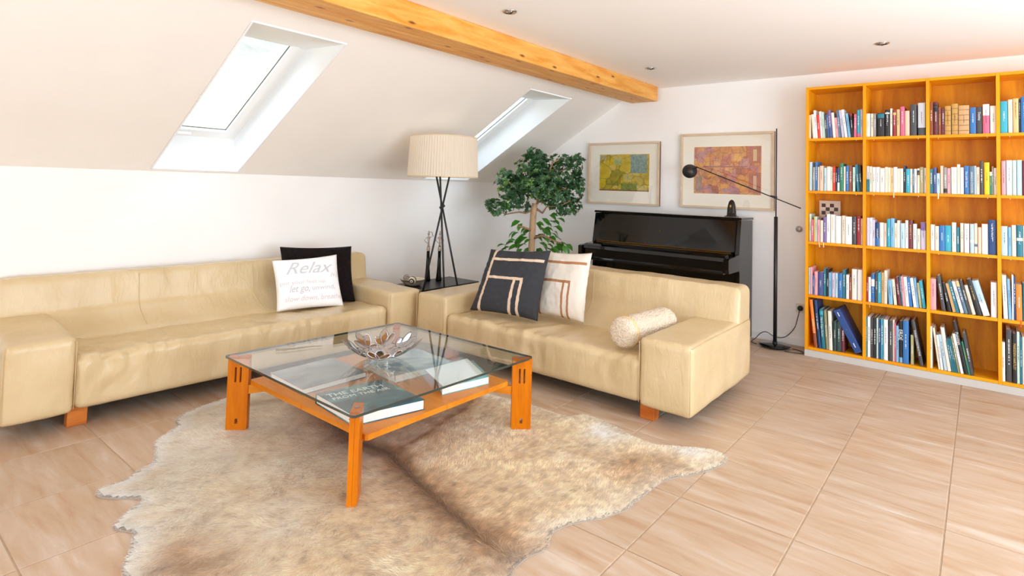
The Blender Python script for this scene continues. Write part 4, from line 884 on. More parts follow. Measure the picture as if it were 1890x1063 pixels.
# ---------------------------------------------------------------- upright piano
def piano():
    X0, X1 = -3.165, -1.665; t = thing('upright_piano', 'black gloss upright piano with closed lid against the back wall', 'piano', ((X0+X1)/2, 5.35, 0)); L = (X1-X0)/2; g = M['black_gloss']
    Y = lambda y: y-5.35
    def yz(name, pts, x0, x1, m=g):
        bm = bmesh.new(); a = [bm.verts.new((x0, Y(y), z)) for y, z in pts]; b = [bm.verts.new((x1, Y(y), z)) for y, z in pts]; n = len(pts)
        bm.faces.new(a); bm.faces.new(b[::-1])
        for i in range(n): bm.faces.new((a[i], b[i], b[(i+1) % n], a[(i+1) % n]))
        bmesh.ops.recalc_face_normals(bm, faces=bm.faces[:])
        bmesh.ops.bevel(bm, geom=bm.edges[:], offset=.003, segments=2, affect='EDGES'); return obj(name, bm, m, t)
    side = [(5.62, 0.02), (5.62, 1.095), (5.29, 1.10), (5.235, .80), (5.235, .655), (5.25, .64), (5.25, .02)]
    yz('side_panel', side, -L, -L+.035); yz('side_panel', side, L-.035, L)
    arm = [(5.24, .80), (4.985, .782), (4.965, .775), (4.965, .69), (4.985, .655), (5.24, .655)]
    yz('key_arm', arm, -L, -L+.045)
    yz('key_arm', arm, L-.045, L)
    yz('top_lid', [(5.63, 1.10), (5.63, 1.12), (5.285, 1.125), (5.275, 1.12), (5.278, 1.103)], -L-.005, L+.005)
    yz('upper_panel', [(5.30, 1.095), (5.28, 1.097), (5.218, .822), (5.235, .818)], -L+.037, L-.037)
    yz('brass_strip', [(5.214, .822), (5.2145, .818), (5.222, .8145), (5.224, .8185)], -L+.06, L-.06, M['brass'])
    yz('key_lid', [(5.236, .812), (5.215, .812), (5.03, .800), (4.99, .785), (4.985, .755), (5.0, .752), (5.236, .77)], -L+.047, L-.047)
    yz('key_slip', [(5.02, .750), (5.0, .750), (5.0, .675), (5.02, .675)], -L+.047, L-.047)
    yz('keybed', [(5.25, .674), (4.975, .674), (4.965, .662), (4.975, .645), (5.25, .645)], -L+.047, L-.047)
    yz('lower_panel', [(5.275, .64), (5.26, .64), (5.26, .12), (5.275, .12)], -L+.037, L-.037)
    yz('bottom_board', [(5.28, .118), (5.245, .118), (5.245, .02), (5.28, .02)], -L+.037, L-.037)
    obj('back_frame', BX(-L+.037, L-.037, Y(5.58), Y(5.615), .03, 1.09), M['black_satin'], t)
    for sx in (-1, 1):
        for y in (5.29, 5.58):
            obj('castor', TB([(sx*(L-.06)-.01, Y(y), .011), (sx*(L-.06)+.01, Y(y), .011)], .011, 14), M['black_satin'], t)
    obj('lock', LT([(.006, 0), (.006, .002)], 14), M['brass'], t, (.0, Y(5.248), .96), (PI/2+.2, 0, 0))
piano()
t = thing('metronome', 'small black metronome standing on the right end of the piano', 'metronome', (-1.80, 5.44, 1.1255))
bm = bmesh.new()
prof = [(0, .045, .038), (.012, .045, .038), (.013, .040, .034), (.04, .038, .032), (.10, .033, .028), (.135, .024, .020), (.152, .012, .010), (.157, .001, .001)]
rings = [[bm.verts.new((sx*math.copysign(abs(math.cos(a))**.5, math.cos(a))*1., sy*math.copysign(abs(math.sin(a))**.5, math.sin(a)), z)) for a in [2*PI*(k+.5)/16 for k in range(16)]] for z, sx, sy in prof]
for i in range(len(rings)-1):
    for k in range(16): bm.faces.new((rings[i][k], rings[i][(k+1) % 16], rings[i+1][(k+1) % 16], rings[i+1][k]))
bm.faces.new(rings[0][::-1]); bm.faces.new(rings[-1]); bmesh.ops.recalc_face_normals(bm, faces=bm.faces[:])
obj('case', bm, M['black_gloss'], t, smooth=True)
bm = bmesh.new(); v = [bm.verts.new(p) for p in ((0, 0, -.016), (.010, 0, 0), (0, 0, .016), (-.010, 0, 0), (0, -.002, -.016), (.010, -.002, 0), (0, -.002, .016), (-.010, -.002, 0))]
bm.faces.new(v[:4]); bm.faces.new(v[4:][::-1]); [bm.faces.new((v[i], v[(i+1) % 4], v[4+(i+1) % 4], v[4+i])) for i in range(4)]
bmesh.ops.recalc_face_normals(bm, faces=bm.faces[:]); obj('emblem', bm, M['brass'], t, (0, -.0315, .098), (-.1, 0, 0))
obj('base_plate', BX(-.052, .052, -.045, .045, -.001, .006, bevel=.002), M['black_gloss'], t)

# ---------------------------------------------------------------- framed pictures
def art_mat(name, cols, sc, seed, hue_bands):
    m, n, l, b = new_mat(name); tc = n.new('ShaderNodeTexCoord'); mp = n.new('ShaderNodeMapping'); mp.inputs['Location'].default_value = (seed, 0, seed); l.new(tc.outputs['Object'], mp.inputs[0])
    v = n.new('ShaderNodeTexVoronoi'); v.distance = 'CHEBYCHEV'; v.inputs['Scale'].default_value = sc; v.inputs['Randomness'].default_value = .75; l.new(mp.outputs[0], v.inputs[0])
    sp = n.new('ShaderNodeSeparateColor'); l.new(v.outputs['Color'], sp.inputs[0])
    cr = n.new('ShaderNodeValToRGB'); cr.color_ramp.interpolation = 'LINEAR'; e = cr.color_ramp.elements
    e[0].color = (*lin(cols[0]), 1); e[1].color = (*lin(cols[-1]), 1)
    for i, c in enumerate(cols[1:-1]): q = e.new((i+1)/(len(cols)-1)); q.color = (*lin(c), 1)
    l.new(sp.outputs[0], cr.inputs[0])
    t = n.new('ShaderNodeTexNoise'); t.inputs['Scale'].default_value = 24; t.inputs['Detail'].default_value = 6; l.new(mp.outputs[0], t.inputs[0])
    mx = n.new('ShaderNodeMix'); mx.data_type = 'RGBA'; mx.blend_type = 'OVERLAY'; mx.inputs[0].default_value = .55; l.new(cr.outputs[0], mx.inputs[6]); l.new(t.outputs[0], mx.inputs[7])
    v2 = n.new('ShaderNodeTexVoronoi'); v2.feature = 'DISTANCE_TO_EDGE'; v2.inputs['Scale'].default_value = sc*1.1; l.new(mp.outputs[0], v2.inputs[0])
    c2 = n.new('ShaderNodeValToRGB'); c2.color_ramp.elements[0].position = .0; c2.color_ramp.elements[1].position = .05; c2.color_ramp.elements[0].color = (.45, .45, .45, 1); c2.color_ramp.elements[1].color = (1, 1, 1, 1); l.new(v2.outputs[0], c2.inputs[0])
    m3 = n.new('ShaderNodeMix'); m3.data_type = 'RGBA'; m3.blend_type = 'MULTIPLY'; m3.inputs[0].default_value = .8; l.new(mx.outputs[2], m3.inputs[6]); l.new(c2.outputs[0], m3.inputs[7])
    l.new(m3.outputs[2], b.inputs['Base Color']); b.inputs['Roughness'].default_value = .8; return m
M['frame_wood'] = mat('pale_gilt_frame', (222, 198, 166), .35, var=.12, vscale=20, stretch=(.3, 1, 1))
M['frame_dark'] = mat('frame_dark_side', (110, 72, 48), .5)
M['mat_board'] = mat('cream_mount', (250, 243, 226), .9)
M['pic_glass'] = thin_glass('picture_glass', (1, 1, 1), F1=1.0)
def picture(x0, x1, z0, z1, ax0, ax1, az0, az1, art, label, panels):
    t = thing('framed_picture', label, 'picture', ((x0+x1)/2, WY, (z0+z1)/2)); cx, cz = (x0+x1)/2, (z0+z1)/2; fw = .022
    w, h = (x1-x0)/2, (z1-z0)/2
    for a in ((-w, w, h-fw, h), (-w, w, -h, -h+fw), (-w, -w+fw, -h+fw, h-fw), (w-fw, w, -h+fw, h-fw)):
        o = obj('frame_bar', BX(a[0], a[1], -.036, -.004, a[2], a[3], bevel=.003), [M['frame_wood'], M['frame_dark']], t)
        for p in o.data.polygons:
            if abs(p.normal.x) > .9 and abs(p.center.x) > w-.001: p.material_index = 1
    obj('mount', BX(-w+fw, w-fw, -.014, -.006, -h+fw, h-fw), M['mat_board'], t)
    obj('mount_bevel', BX(ax0-cx-.006, ax1-cx+.006, -.0150, -.0141, az0-cz-.006, az1-cz+.006), mat('mount_bevel', (250, 240, 215), .7), t)
    o = obj('artwork', BX(ax0-cx, ax1-cx, -.0158, -.0151, az0-cz, az1-cz), art, t)
    for i, (a, b, c, d, m) in enumerate(panels): obj('painted_panel', BX(ax0-cx+a, ax0-cx+b, -.0162-.0003*(i+1), -.0159, az0-cz+c, az0-cz+d), m, t)
    obj('picture_glass', BX(-w+fw-.003, w-fw+.003, -.0235, -.0215, -h+fw-.003, h-fw+.003), M['pic_glass'], t)
picture(-3.49, -2.615, 1.182, 1.865, -3.345, -2.742, 1.333, 1.735, art_mat('art_yellow', [(176, 150, 20), (214, 184, 30), (196, 170, 60), (150, 140, 30), (222, 190, 90)], 6.5, .3, 0),
        'framed abstract print in yellow and green left of the larger picture', [(.385, .575, .195, .395, mat('art_teal_patch', (128, 158, 150), .8, var=.4, vscale=40)), (.18, .27, .285, .36, mat('art_pale_green', (176, 186, 120), .8, var=.2, vscale=40)), (.27, .46, .0, .085, mat('art_moss', (138, 150, 66), .8, var=.4, vscale=40)), (.30, .40, .10, .18, mat('art_straw', (206, 192, 110), .8, var=.3, vscale=30)), (0, .60, 0, .012, mat('art_edge', (130, 84, 60), .8))])
M['art_red'] = mat('art_red_panel', (190, 112, 84), .8, var=.25, vscale=14)
picture(-2.39, -1.485, 1.187, 1.928, -2.252, -1.606, 1.332, 1.795, art_mat('art_orange', [(172, 88, 66), (222, 156, 72), (204, 112, 70), (184, 124, 128), (232, 170, 80)], 12, 1.7, 0),
        'larger framed abstract print in orange and brown above the piano', [(.535, .645, .30, .46, M['art_red']), (.535, .645, .02, .21, M['art_red']), (.02, .08, .02, .17, mat('art_grey_panel', (170, 136, 122), .8, var=.3, vscale=20)), (.28, .40, .015, .055, mat('art_mauve', (186, 138, 140), .8, var=.3, vscale=30)), (.573, .607, .32, .43, mat('art_sand', (220, 184, 130), .8)), (.575, .605, .05, .18, mat('art_pale', (214, 178, 150), .8)), (.11, .52, .262, .272, mat('art_purple_line', (160, 96, 96), .8))])

# ---------------------------------------------------------------- reading lamp on a tall pole
LC = Vector((-1.42, 5.46, 0)); t = thing('reading_lamp', 'tall black floor reading lamp with a long tilted arm beside the bookcase', 'lamp', LC)
obj('base', LT([(.001, 0), (.085, 0), (.10, .004), (.13, .022), (.128, .026), (.03, .034), (.001, .036)], 48), M['black_gloss'], t, smooth=True)
obj('pole', TB([(0, 0, .034), (0, 0, 1.145)], .0155, 20), M['black_satin'], t, smooth=True)
obj('collar', TB([(0, 0, .034), (0, 0, .05)], .02, 20), M['black_satin'], t)
obj('rod', TB([(0, 0, 1.145), (0, 0, 1.93)], .0052, 12), M['black_satin'], t, smooth=True)
obj('clamp', TB([(-.045, -.012, 1.330), (0, -.006, 1.318), (.006, 0, 1.316)], [.006, .009, .009], 10), M['black_satin'], t, smooth=True)
pA = Vector((.205, -.012, 1.228)); pB = Vector((-.713, -.012, 1.583))
arm = obj('arm', TB([pA, pB], .0048, 8), M['black_satin'], t, smooth=True)
obj('joint', TB([pB+Vector((-.012, -.012, 0)), pB+Vector((-.012, .012, 0))], .010, 14), M['black_satin'], t, smooth=True)
obj('joint_link', TB([pB+Vector((-.012, 0, 0)), pB+Vector((-.035, -.008, -.03))], .004, 8), M['black_satin'], t)
sh = obj('lamp_shade', LT([(.068, -.001), (.070, 0), (.068, .003), (.036, .028), (.002, .054), (.001, .053), (.035, .025), (.066, .001)], 48, cap=False), mat('shade_dark_metal', (58, 54, 52), .38, metal=.6), t, pB+Vector((-.073, -.01, -.038)), smooth=True)
sh.rotation_euler = Vector((.28, -.80, .22)).to_track_quat('Z', 'Y').to_euler()
obj('reflector', LT([(.001, .012), (.06, .004)], 32, cap=False), mat('reflector_white', (235, 232, 225), .4), sh, (0, 0, 0))
# cable, socket, wall plate
bm = bmesh.new()
def smooth_pts(P, k=8):
    P = [Vector(p) for p in P]; out = []
    for i in range(len(P)-1):
        p0, p1, p2, p3 = P[max(i-1, 0)], P[i], P[i+1], P[min(i+2, len(P)-1)]
        for j in range(k):
            t_ = j/k; out.append(.5*((2*p1)+(-p0+p2)*t_+(2*p0-5*p1+4*p2-p3)*t_*t_+(-p0+3*p1-3*p2+p3)*t_**3))
    return out+[P[-1]]
cb = obj('power_cable', TB(smooth_pts([(-1.262, 5.64, .335), (-1.275, 5.62, .25), (-1.30, 5.61, .16), (-1.37, 5.61, .075), (-1.45, 5.60, .058), (-1.53, 5.60, .09), (-1.58, 5.60, .07), (-1.62, 5.58, .02), (-1.635, 5.54, .006), (-1.62, 5.48, .005), (-1.57, 5.44, .005)]), .0035, 8), M['black_satin'])
tag(cb, 'black cable of the reading lamp hanging from the wall socket', 'cable')
cb2 = obj('power_cable', TB(smooth_pts([(-1.29, 5.50, .005), (-1.24, 5.49, .005), (-1.19, 5.45, .005), (-1.19, 5.40, .005), (-1.25, 5.375, .005), (-1.32, 5.37, .005)]), .0035, 8), M['black_satin'])
tag(cb2, 'loop of black cable lying on the floor right of the lamp base', 'cable')
t = thing('wall_socket', 'cream wall socket with a black plug beside the bookcase', 'socket', (-1.262, WY, .335))
obj('cover_plate', BX(-.04, .04, -.010, 0, -.04, .04, bevel=.004), mat('socket_cream', (226, 218, 200), .4), t)
obj('plug', LT([(.022, 0), (.024, .01), (.021, .03), (.008, .042)], 20), M['black_satin'], t, (0, -.009, 0), (PI/2, 0, 0), smooth=True)
t = tag(obj('door_stop', LT([(.012, 0), (.026, .006), (.028, .014), (.024, .024), (.012, .030), (.001, .031)], 28), mat('knob_grey', (176, 170, 162), .3, metal=.3), None, (-1.278, WY, 1.037), (PI/2, 0, 0), smooth=True), 'round grey door stop on the wall between the reading lamp and the bookcase', 'door stop')

# ---------------------------------------------------------------- bookcase
BY0, BY1 = 5.37, 5.665; VX = [-1.163, -.744, -.329, .080, .495]; TH = .022
SHZS = [1.825, 1.383, .955, .512, .078]; BTOP = 2.262
t = thing('bookcase', 'wall-high cherry coloured bookcase of twenty compartments filled with books', 'bookcase', (-.33, 5.52, 0)); ox, oy = -.33, 5.52
for i, x in enumerate(VX):
    z0 = .055; obj('side_panel' if i in (0, 4) else 'upright', BX(x-ox, x+TH-ox, BY0-oy, BY1-oy, z0, BTOP, bevel=.001, seg=1), M['shelf_wood_v'], t)
for i in range(4):
    xa, xb = VX[i]+TH+.0005-ox, VX[i+1]-.0005-ox
    for z in SHZS+[BTOP]: obj('shelf' if z != BTOP else 'top_panel', BX(xa, xb, BY0+.001-oy, BY1-.012-oy, z-TH, z, bevel=.001, seg=1), M['shelf_wood_h'], t)
    obj('back_panel', BX(xa, xb, BY1-.0115-oy, BY1-.004-oy, .056, BTOP-TH-.001), M['shelf_back'], t)
    for z in SHZS[:4]:
        for xx in (xa+.05, xb-.05): obj('shelf_pin', TB([(xx, BY0+.03-oy, z-TH-.006), (xx, BY0+.03-oy, z-TH)], .003, 8), M['nickel'], t)
obj('plinth', BX(VX[0]-ox, VX[4]+TH-ox, BY0-.002-oy, BY0+.016-oy, .001, .0545), M['plinth'], t)

# ---------------------------------------------------------------- books
PAL = dict(cream=(238, 226, 204), ivory=(244, 238, 226), white=(244, 243, 243), red=(218, 62, 40), mint=(196, 222, 212), charcoal=(72, 72, 74), blue=(52, 118, 184), violet=(128, 104, 160), pink=(238, 164, 172), slate=(92, 122, 146),
  lilac=(206, 198, 220), sky=(128, 184, 220), black=(38, 36, 38), magenta=(216, 104, 134), turquoise=(56, 172, 196), grey=(158, 154, 150), crimson=(160, 40, 48), sand=(232, 194, 132), peach=(244, 202, 178), silver=(206, 208, 212), brown=(150, 82, 48), maroon=(112, 42, 52),
  ochre=(196, 150, 72), tan=(204, 162, 110), paleblue=(186, 214, 228), indigo=(70, 84, 140), green=(44, 130, 102), teal=(34, 118, 136), khaki=(176, 170, 122), yellow=(244, 206, 20), olive=(146, 144, 106), pine=(54, 76, 72), navy=(32, 66, 118), orange=(240, 138, 48))
PAL[''] = (1, 1, 1)
WORD = dict(paleblue='pale blue', sky='sky blue', slate='slate blue', teal='teal', mint='mint green', pine='dark green')
BM = {}
def book_mat(c):
    if c not in BM: BM[c] = mat('book_'+c, PAL[c], .45)
    return BM[c]
DARK = {'red', 'charcoal', 'blue', 'violet', 'slate', 'black', 'magenta', 'turquoise', 'grey', 'crimson', 'brown', 'maroon', 'indigo', 'green', 'teal', 'navy', 'olive', 'khaki', 'orange', 'pine'}
BOOKS = {
(0,0): '-1.14 0.013 0.201 0 cream;-1.112 0.021 0.206 6.2 ivory;-1.091 0.017 0.239 5.2 white;-1.074 0.022 0.199 6 red;-1.051 0.018 0.228 8.2 white;-1.033 0.017 0.221 7.2 mint;-1.016 0.018 0.193 6.4 charcoal;-0.997 0.009 0.199 9.1 blue;-0.988 0.024 0.234 7.5 violet;-0.96 0.021 0.212 8.2 ivory;-0.936 0.019 0.169 7.8 pink;-0.918 0.019 0.23 8.2 slate;-0.894 0.018 0.229 8 lilac;-0.872 0.019 0.233 7.6 white;-0.848 0.018 0.199 6.2 sky;-0.827 0.017 0.201 3.6 black;-0.808 0.019 0.189 0 magenta;-0.787 0.021 0.223 0 turquoise;-0.763 0.015 0.226 0 lilac',
(0,1): '-0.722 0.028 0.189 0 ivory;-0.69 0.018 0.187 0 cream;-0.67 0.016 0.186 0 grey;-0.646 0.049 0.188 0 black;-0.594 0.032 0.211 0 black;-0.559 0.014 0.22 0 cream;-0.542 0.021 0.208 0 crimson;-0.518 0.021 0.21 0 sand;-0.494 0.029 0.23 0 magenta;-0.463 0.031 0.195 0 peach;-0.428 0.041 0.242 0 charcoal;-0.38 0.048 0.251 0 silver',
(0,2): '-0.309 0.025 0.253 0 brown;-0.281 0.025 0.252 0 maroon;-0.253 0.017 0.21 0 brown;-0.233 0.018 0.202 0 maroon;-0.214 0.037 0.215 0 ochre;-0.174 0.039 0.229 0 ochre;-0.133 0.064 0.213 0 tan;-0.067 0.035 0.195 0 blue;-0.029 0.034 0.199 0 charcoal;0.007 0.037 0.213 0 white;0.048 0.035 0.2 0 ivory',
(0,3): '0.104 0.04 0.228 0 turquoise;0.146 0.024 0.238 0 cream;0.172 0.031 0.244 0 sand;0.205 0.007 0.239 0 black;0.215 0.038 0.254 0 blue',
(1,0): '-1.138 0.022 0.242 0 paleblue;-1.114 0.021 0.199 0 grey;-1.092 0.017 0.245 0 blue;-1.072 0.011 0.201 0 cream;-1.058 0.028 0.21 0 peach;-1.028 0.021 0.193 0 paleblue;-1.006 0.026 0.204 0 ivory;-0.98 0.018 0.199 0 cream;-0.959 0.018 0.204 0 red;-0.941 0.013 0.19 0 black;-0.926 0.017 0.191 0 indigo;-0.909 0.026 0.23 0 green;-0.88 0.012 0.204 0 cream;-0.867 0.022 0.21 0 blue;-0.842 0.02 0.213 0 brown;-0.816 0.018 0.199 0 mint;-0.786 0.018 0.221 3.5 teal;-0.766 0.018 0.216 3.5 black',
(1,1): '-0.719 0.02 0.207 0 silver;-0.698 0.016 0.204 0 cream;-0.681 0.024 0.199 0 ivory;-0.656 0.026 0.199 0 white;-0.628 0.032 0.19 0 ivory;-0.594 0.02 0.199 0 cream;-0.573 0.016 0.196 0 cream;-0.556 0.017 0.193 0 sand;-0.538 0.024 0.199 0 white;-0.513 0.019 0.188 0 cream;-0.493 0.018 0.188 0 ivory;-0.474 0.014 0.209 0 black;-0.458 0.029 0.185 0 turquoise;-0.429 0.012 0.185 0 cream;-0.416 0.01 0.183 0 slate;-0.404 0.016 0.185 0 white;-0.385 0.014 0.188 0 cream;-0.371 0.027 0.199 0 khaki;-0.342 0.014 0.193 0 white',
(1,2): '-0.308 0.02 0.184 0 teal;-0.287 0.022 0.196 0 indigo;-0.264 0.019 0.152 0 paleblue;-0.242 0.017 0.208 0 peach;-0.224 0.021 0.196 0 grey;-0.201 0.02 0.19 0 pink;-0.178 0.034 0.198 0 ivory;-0.143 0.018 0.219 0 cream;-0.124 0.019 0.196 0 white;-0.102 0.028 0.208 0 blue;-0.072 0.028 0.206 0 slate;-0.043 0.01 0.208 0 paleblue;-0.032 0.018 0.198 0 peach;-0.013 0.021 0.241 0 charcoal;0.012 0.03 0.232 0 yellow;0.043 0.011 0.165 0 green;0.054 0.01 0.204 0 olive;0.066 0.016 0.193 0 white',
(1,3): '0.107 0.024 0.243 0 pink;0.134 0.031 0.247 0 white;0.166 0.022 0.247 0 mint;0.19 0.027 0.248 0 paleblue;0.219 0.024 0.244 0 maroon;0.244 0.024 0.231 0 white',
(2,0): '-1.136 0.015 0.231 0 mint;-1.119 0.018 0.185 0 magenta;-1.099 0.007 0.21 0 yellow;-1.091 0.013 0.21 0 mint;-1.077 0.023 0.185 0 pink;-1.052 0.021 0.181 0 cream;-1.03 0.024 0.21 0 violet;-1.005 0.027 0.235 0 white;-0.976 0.035 0.233 0 ivory;-0.939 0.041 0.224 0 white;-0.895 0.027 0.228 0 cream;-0.867 0.047 0.222 0 white;-0.818 0.027 0.228 0 charcoal;-0.789 0.029 0.232 0 crimson;-0.759 0.014 0.212 0 peach',
(2,1): '-0.719 0.021 0.222 0 lilac;-0.696 0.017 0.222 0 white;-0.678 0.017 0.208 0 lilac;-0.659 0.028 0.187 0 navy;-0.63 0.028 0.188 0 ivory;-0.6 0.016 0.186 0 peach;-0.582 0.023 0.219 0 turquoise;-0.558 0.026 0.225 0 sky;-0.531 0.016 0.19 0 cream;-0.514 0.017 0.211 0 ivory;-0.495 0.032 0.191 0 paleblue;-0.461 0.018 0.215 0 white;-0.443 0.028 0.215 0 maroon;-0.412 0.022 0.191 0 white;-0.387 0.02 0.156 0 cream;-0.365 0.033 0.206 0 lilac',
(2,2): '-0.304 0.025 0.193 0 white;-0.277 0.024 0.183 0 cream;-0.251 0.033 0.189 0 blue;-0.217 0.039 0.191 0 turquoise;-0.176 0.025 0.216 0 ivory;-0.149 0.018 0.182 0 teal;-0.126 0.019 0.214 0 cream;-0.104 0.029 0.212 0 white;-0.071 0.024 0.212 0 paleblue;-0.045 0.016 0.217 0 cream;-0.027 0.021 0.19 0 peach;-0.004 0.034 0.216 0 ivory;0.031 0.047 0.247 0 navy',
(2,3): '0.103 0.036 0.207 0 paleblue;0.141 0.016 0.203 0 sky;0.159 0.024 0.218 0 cream;0.186 0.032 0.219 0 teal;0.22 0.033 0.217 0 ivory',
(3,0): '-1.138 0.011 0.222 0 paleblue;-1.125 0.016 0.228 0 pink;-1.107 0.01 0.163 0 blue;-1.095 0.026 0.193 0 pink;-1.067 0.04 0.193 0 indigo;-1.025 0.018 0.227 0 teal;-1.005 0.016 0.223 0 black;-0.987 0.02 0.197 0 sky;-0.965 0.023 0.196 0 lilac;-0.939 0.018 0.199 0 paleblue;-0.919 0.031 0.198 0 blue;-0.886 0.019 0.232 0 teal;-0.862 0.021 0.194 0 white;-0.839 0.015 0.177 0 brown;-0.822 0.036 0.244 0 ivory;-0.782 0.035 0.244 0 white',
(3,1): '-0.72 0.013 0.192 0 crimson;-0.706 0.017 0.193 0 white;-0.687 0.023 0.225 0 blue;-0.66 0.018 0.241 0 charcoal;-0.641 0.02 0.236 0 turquoise;-0.619 0.02 0.239 0 tan;-0.598 0.018 0.258 0 cream;-0.571 0.029 0.188 3.8 sky;-0.535 0.019 0.196 4.4 cream;-0.51 0.022 0.215 5.5 maroon;-0.486 0.008 0.227 4.6 teal;-0.477 0.016 0.224 4.3 pink;-0.46 0.022 0.222 4.3 white;-0.437 0.02 0.22 4.7 blue;-0.41 0.02 0.219 6.1 white;-0.39 0.013 0.222 5.1 sky;-0.373 0.015 0.188 5.4 khaki;-0.354 0.02 0.206 6.3 turquoise',
(3,2): '-0.308 0.037 0.231 0 pink;-0.239 0.025 0.257 7.3 charcoal;-0.202 0.022 0.205 11.5 black;-0.172 0.018 0.209 12.2 tan;-0.152 0.019 0.228 13 teal;-0.128 0.021 0.229 13.2 white;-0.105 0.021 0.237 13.6 slate;-0.081 0.018 0.24 12.9 charcoal;-0.061 0.021 0.21 12.5 cream;-0.035 0.03 0.256 14.9 black;0.002 0.037 0.251 15.4 paleblue;0.044 0.033 0.247 0 white',
(3,3): '0.112 0.025 0.305 1.7 white;0.14 0.015 0.282 1.7 sky;0.157 0.009 0.313 0 white;0.167 0.01 0.301 0 navy;0.18 0.032 0.25 1.9 orange;0.214 0.03 0.259 0 teal',
(4,0): '-1.094 0.024 0.39 5.8 orange;-1.062 0.021 0.392 5.3 navy;-1.038 0.027 0.32 3.6 teal;-1.006 0.021 0.316 3.6 olive;-0.983 0.026 0.315 2.1 ivory;-0.953 0.022 0.237 0 pine;-0.928 0.032 0.241 0 pine;-0.895 0.023 0.247 0 maroon',
(4,1): '-0.729 0.016 0.314 -2 turquoise;-0.71 0.018 0.315 0 white;-0.689 0.014 0.307 0 charcoal;-0.672 0.019 0.316 -2.9 black;-0.651 0.011 0.313 0 mint;-0.639 0.016 0.308 -2.1 navy;-0.622 0.017 0.312 -3.5 turquoise;-0.603 0.028 0.312 -3.9 white;-0.571 0.028 0.31 -4.6 charcoal;-0.543 0.01 0.318 0 cream;-0.532 0.009 0.295 0 magenta;-0.521 0.016 0.277 0 sky;-0.502 0.021 0.316 0 black;-0.478 0.037 0.324 0 blue;-0.429 0.018 0.222 0 khaki;-0.371 0.023 0.333 9.7 charcoal',
(4,2): '-0.311 0.015 0.308 0 white;-0.259 0.012 0.301 6.7 cream;-0.244 0.015 0.251 6.8 white;-0.224 0.018 0.259 7.9 paleblue;-0.204 0.022 0.313 9.4 ivory;-0.179 0.011 0.229 8.8 teal;-0.167 0.01 0.237 8.7 teal;-0.156 0.009 0.241 9 teal;-0.144 0.013 0.263 9.5 olive;-0.128 0.016 0.282 10.6 white;-0.107 0.021 0.371 10.7 black;-0.084 0.011 0.233 10.2 green;-0.072 0.019 0.295 9.1 charcoal',
(4,3): '0.096 0.022 0.271 0 white;0.123 0.032 0.362 0 charcoal;0.157 0.023 0.341 0 black;0.181 0.014 0.356 0 mint;0.197 0.01 0.322 0 teal;0.209 0.028 0.324 0 ivory',
}

# a unit strip of small marks standing in for lettering too small to read; scaled onto each spine
def marks_mesh(seed, nrow):
    rd = random.Random(seed); bm = bmesh.new()
    for r in range(nrow):
        x0 = (r-(nrow-1)/2)*.5; z = rd.uniform(.0, .1); 
        while z < .95:
            h = rd.uniform(.018, .045); w = rd.uniform(.16, .22) if nrow > 1 else rd.uniform(.22, .42)
            if rd.random() > .14: box(bm, x0-w, x0+w, -.5, .5, z, z+h)
            z += h+rd.uniform(.012, .02)
            if rd.random() < .12: z += .05
    me = bpy.data.meshes.new('title_print'); bm.to_mesh(me); bm.free(); return me
MK = {}
for sd in range(4):
    for nr in (1, 2):
        for ink in ('ink_white', 'ink_black', 'ink_gold'):
            me = marks_mesh(sd*7+nr, nr); me.materials.append(M[ink]); MK[(sd, nr, ink)] = me
SPECIAL = {(4, 1, 12): ('ERDE', .035, 'ink_white'), (0, 2, 8): ('Destiny', .02, 'ink_white'), (4, 3, 2): ('MARSDEN HARTLEY', .02, 'ink_gold'), (4, 1, 15): ('TORRES CONSTRUCTIVE', .017, 'ink_white'), (4, 0, 2): ('Marsh Edgar Escher', .02, 'ink_white'), (1, 2, 9): ('Das sanfte Gesetz', .016, 'ink_white'), (1, 2, 10): ('ARANCH COCOON', .017, 'ink_white'), (4, 2, 10): ('Paintings', .026, 'ink_white')}
BANDS = {(0, 0, 8): ('indigo', 0, .5), (0, 0, 17): ('magenta', 0, .14), (0, 0, 15): ('crimson', .87, 1), (0, 1, 3): ('teal', .78, .97), (0, 1, 6): ('sand', .8, .9), (0, 1, 11): ('charcoal', 0, .24), (0, 2, 9): ('magenta', 0, .62), (0, 2, 1): ('black', .7, .92),
  (1, 1, 0): ('teal', 0, .5), (1, 1, 11): ('navy', .88, 1), (1, 1, 16): ('black', .72, .93), (1, 2, 4): ('black', .03, .2), (1, 2, 15): ('white', .82, 1), (2, 1, 3): ('blue', 0, .35), (2, 2, 8): ('white', .36, .46), (2, 2, 9): ('slate', .22, .32), (2, 1, 15): ('violet', .7, 1),
  (3, 1, 2): ('white', .55, .8), (3, 2, 6): ('sand', .82, 1), (3, 2, 10): ('white', .0, .4), (4, 0, 2): ('turquoise', .86, .96), (4, 1, 12): ('sky', 0, .13), (4, 0, 0): ('brown', .0, .3), (0, 1, 4): ('ivory', .84, .9), (2, 3, 3): ('ivory', .5, .6), (1, 0, 10): ('white', 0, .38)}
ORD = ['', 'first', 'second', 'third', 'fourth', 'fifth', 'sixth', 'seventh', 'eighth', 'ninth', 'tenth', 'eleventh', 'twelfth', 'thirteenth', 'fourteenth', 'fifteenth', 'sixteenth', 'seventeenth', 'eighteenth', 'nineteenth', 'twentieth']
ROWN = ['top shelf', 'second shelf', 'middle shelf', 'fourth shelf', 'bottom shelf']; COLN = ['first', 'second', 'third', 'fourth']
rb = random.Random(3)
